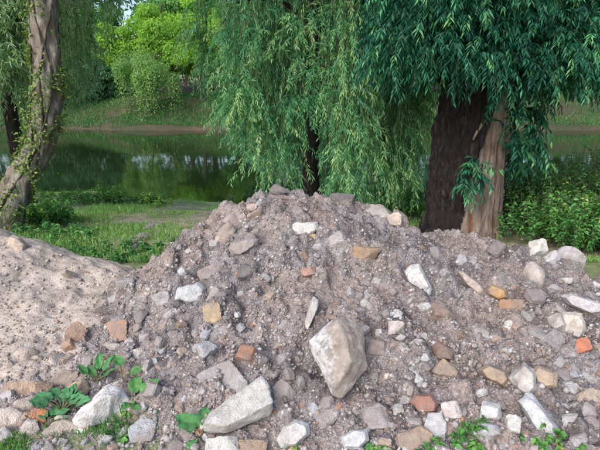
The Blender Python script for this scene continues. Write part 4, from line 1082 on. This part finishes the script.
# ------------------------------------------------------------------ broad-leaved plants at the foot of the heaps
m, t, b = new_mat('broad_leaf'); p = obj_pos(t)
c = ramp(t, noise(t, 14, 4, .6, p), [(.3, (.035, .12, .045)), (.55, (.075, .21, .075)), (.8, (.13, .30, .11))])
sp_ = N(t, 'ShaderNodeSeparateXYZ'); t.links.new(p, sp_.inputs[0])
ab = N(t, 'ShaderNodeMath', operation='ABSOLUTE'); t.links.new(sp_.outputs[0], ab.inputs[0])
vs_ = N(t, 'ShaderNodeMath', operation='MULTIPLY_ADD'); vs_.inputs[1].default_value = -.9; t.links.new(ab.outputs[0], vs_.inputs[0]); t.links.new(sp_.outputs[1], vs_.inputs[2])
pp = N(t, 'ShaderNodeMath', operation='PINGPONG'); pp.inputs[1].default_value = .008; t.links.new(vs_.outputs[0], pp.inputs[0])
mn = N(t, 'ShaderNodeMath', operation='MINIMUM'); t.links.new(pp.outputs[0], mn.inputs[0]); t.links.new(ab.outputs[0], mn.inputs[1])
dv = N(t, 'ShaderNodeMath', operation='DIVIDE'); dv.inputs[1].default_value = .002; dv.use_clamp = True; t.links.new(mn.outputs[0], dv.inputs[0])
c = mixc(t, ramp(t, dv.outputs[0], [(0, (.55, .55, .55)), (1, (1, 1, 1))]), (.14, .27, .12), c)
c = mixc(t, ramp(t, noise(t, 30, 4, .6, p), [(.5, (0, 0, 0)), (.7, (.5, .5, .5))]), c, (.26, .25, .20))
ob = t.nodes.new('ShaderNodeObjectInfo'); c = mixc(t, 1.0, c, ob.outputs['Color'], 'MULTIPLY')
t.links.new(c, b.inputs['Base Color']); b.inputs['Roughness'].default_value = .7; b.inputs['Specular IOR Level'].default_value = .2
bump(t, b, dv.outputs[0], .3, .002); M['broad'] = m
def broad_leaf_mesh(L, Wd, seed, lobes=.10, curl=.14):
    r = np.random.RandomState(seed); nu_, nv_ = 9, 13
    V = []
    for j in range(nv_):
        s = j / (nv_ - 1); half = Wd * .5 * (math.sin(math.pi * min(s * .92 + .08, 1)) ** .7) * (1.1 - .35 * s) * (1 + lobes * math.sin(s * 17 + seed))
        if j == nv_ - 1: half = Wd * .01
        for i in range(nu_):
            q = i / (nu_ - 1) * 2 - 1
            V.append((q * half, s * L - abs(q) * half * .25 * (s < .3), abs(q) ** 1.3 * half * .22 - curl * L * s * s + .02 * L * math.sin(q * 5 + s * 9 + seed) + .03 * Wd * math.sin(s * 15 + abs(q) * 4)))
    return np_mesh('leaf', np.array(V), grid_faces(nu_, nv_), M['broad'], True)
def broad_plant(u, v, leaves, label, tint=(1, 1, 1), name='burdock_plant'):
    P, ok = hit([u], [v]); P = P[0]
    T_ = thing(name, label, 'plant', tuple(P), 'broad leaved plants at the foot of the heaps')
    for k, (az, ln, wd, lift) in enumerate(leaves):
        d = Vector((-math.sin(math.radians(az)), math.cos(math.radians(az)), 0)); pl_ = RS.uniform(.35, .95) * ln; hz = .02 + .35 * pl_ + RS.uniform(0, .02)
        o = obj('leaf', broad_leaf_mesh(ln, wd, int(u * 7 + k * 13) % 97), T_); g_ = RS.uniform(.75, 1.15); o.color = (*[q * g_ for q in tint], 1)
        o.rotation_euler = (math.radians(lift - 6), math.radians(RS.uniform(-22, 22)), math.radians(az + RS.uniform(-18, 18))); o.location = (d.x * pl_, d.y * pl_, hz)
        st = spline([(0, 0, -.03), (d.x * pl_ * .4, d.y * pl_ * .4, hz * .75), (d.x * pl_, d.y * pl_, hz), (d.x * (pl_ + .01), d.y * (pl_ + .01), hz + .002)], 8)
        obj('stem', np_mesh('stem', *tube(st, .0032, 5), M['twig'], True), T_)
def ring(n, ln, wd, lift, a0=0, j=25):
    return [(a0 + k * 360 / n + RS.uniform(-j, j), ln * RS.uniform(.75, 1.15), wd * RS.uniform(.8, 1.15), max(6, lift * (.55 + .6 * math.cos(math.radians(a0 + k * 360 / n))) + RS.uniform(-8, 8))) for k in range(n)]
broad_plant(63, 412, [(a_, .085 * RS.uniform(.8, 1.2), .065, 38 + RS.uniform(-10, 10)) for a_ in (-95, -60, -35, -8, 15, 42, 70, 100, 0)], 'low dark leaved plant at the foot of the sandy heap', (.75, .95, 1.0))
broad_plant(47, 430, [(a_, .08 * RS.uniform(.8, 1.2), .05, 28 + RS.uniform(-10, 10)) for a_ in (-90, -50, -10, 30, 75)], 'flat dark leaved plant in front of the orange brick fragment', (.8, 1, 1.05))
broad_plant(96, 384, [(a_, .085 * RS.uniform(.8, 1.2), .05, 50 + RS.uniform(-10, 10)) for a_ in (-90, -55, -20, 10, 40, 80)], 'upright leafy plant growing in the gully between the heaps', (.9, 1, .9))
broad_plant(123, 380, [(30, .08, .075, 40), (-80, .07, .065, 30)], 'small plant with two round leaves above the bright white rough rock', (1.1, 1.1, .9))
broad_plant(133, 408, [(15, .085, .075, 48), (-50, .11, .105, 36), (150, .06, .045, 20), (-150, .06, .05, 20)], 'plant with a big bright green leaf beside the bright white rough rock', (1.25, 1.3, 1.0))
weed_plant(hit([133], [424])[0][0], 0.05, 10, 0.04, 'weed', .035, .02, 'small_weed', 'tiny leafy plant in front of the big bright green leaf', 'small weeds at the foot of the heaps', .15, 6, 'plant', surf)
broad_plant(203, 440, [(70, .12, .10, 30), (-60, .14, .12, 28), (10, .10, .09, 45), (160, .07, .06, 20)], 'broad leaved plant at the foot beside the long pale concrete wedge', (1.0, 1.1, 1.0))
weed_plant(hit([295], [450])[0][0], 0.05, 7, 0.03, 'weed', .035, .02, 'small_weed', 'little green plant in front of the rounded white stone', 'small weeds at the foot of the heaps', .15, 6, 'plant', surf)
weed_plant(hit([468], [446])[0][0], 0.1, 16, 0.04, 'weed', .035, .02, 'small_weed', 'bright leafy plant sprouting among the stones under the blue grey stone', 'small weeds at the foot of the heaps', .15, 6, 'plant', surf)
weed_plant(hit([428], [448])[0][0], 0.05, 7, 0.03, 'weed', .035, .02, 'small_weed', 'small plant at the foot below the brown block', 'small weeds at the foot of the heaps', .15, 6, 'plant', surf)
weed_plant(hit([548], [446])[0][0], 0.08, 12, 0.05, 'weed', .035, .02, 'small_weed', 'grassy green plant at the foot below the slanting bluish slab', 'small weeds at the foot of the heaps', .15, 6, 'plant', surf)
weed_plant(hit([378], [449])[0][0], 0.05, 6, 0.02, 'weed', .035, .02, 'small_weed', 'tiny green plant beside the bluish white stone', 'small weeds at the foot of the heaps', .15, 6, 'plant', surf)
# bright grass at the left foot, sparse sprigs on the left flank
P, ok = hit(RS.uniform(-5, 26, 420), RS.uniform(434, 456, 420)); P = P[ok]
blades(P, RS.uniform(.015, .04, len(P)), .006, 'weed', 'foot_grass', 'bright tuft of grass at the foot of the sandy heap', np.clip(RS.normal(.8, .15, len(P)), 0, 1))
P, ok = hit(RS.normal(100, 26, 500), RS.normal(428, 9, 500)); P = P[ok]
blades(P, RS.uniform(.02, .05, len(P)), .006, 'weed', 'foot_sprigs', 'sparse green sprigs around the bright white rough rock', np.clip(RS.normal(.5, .2, len(P)), 0, 1))
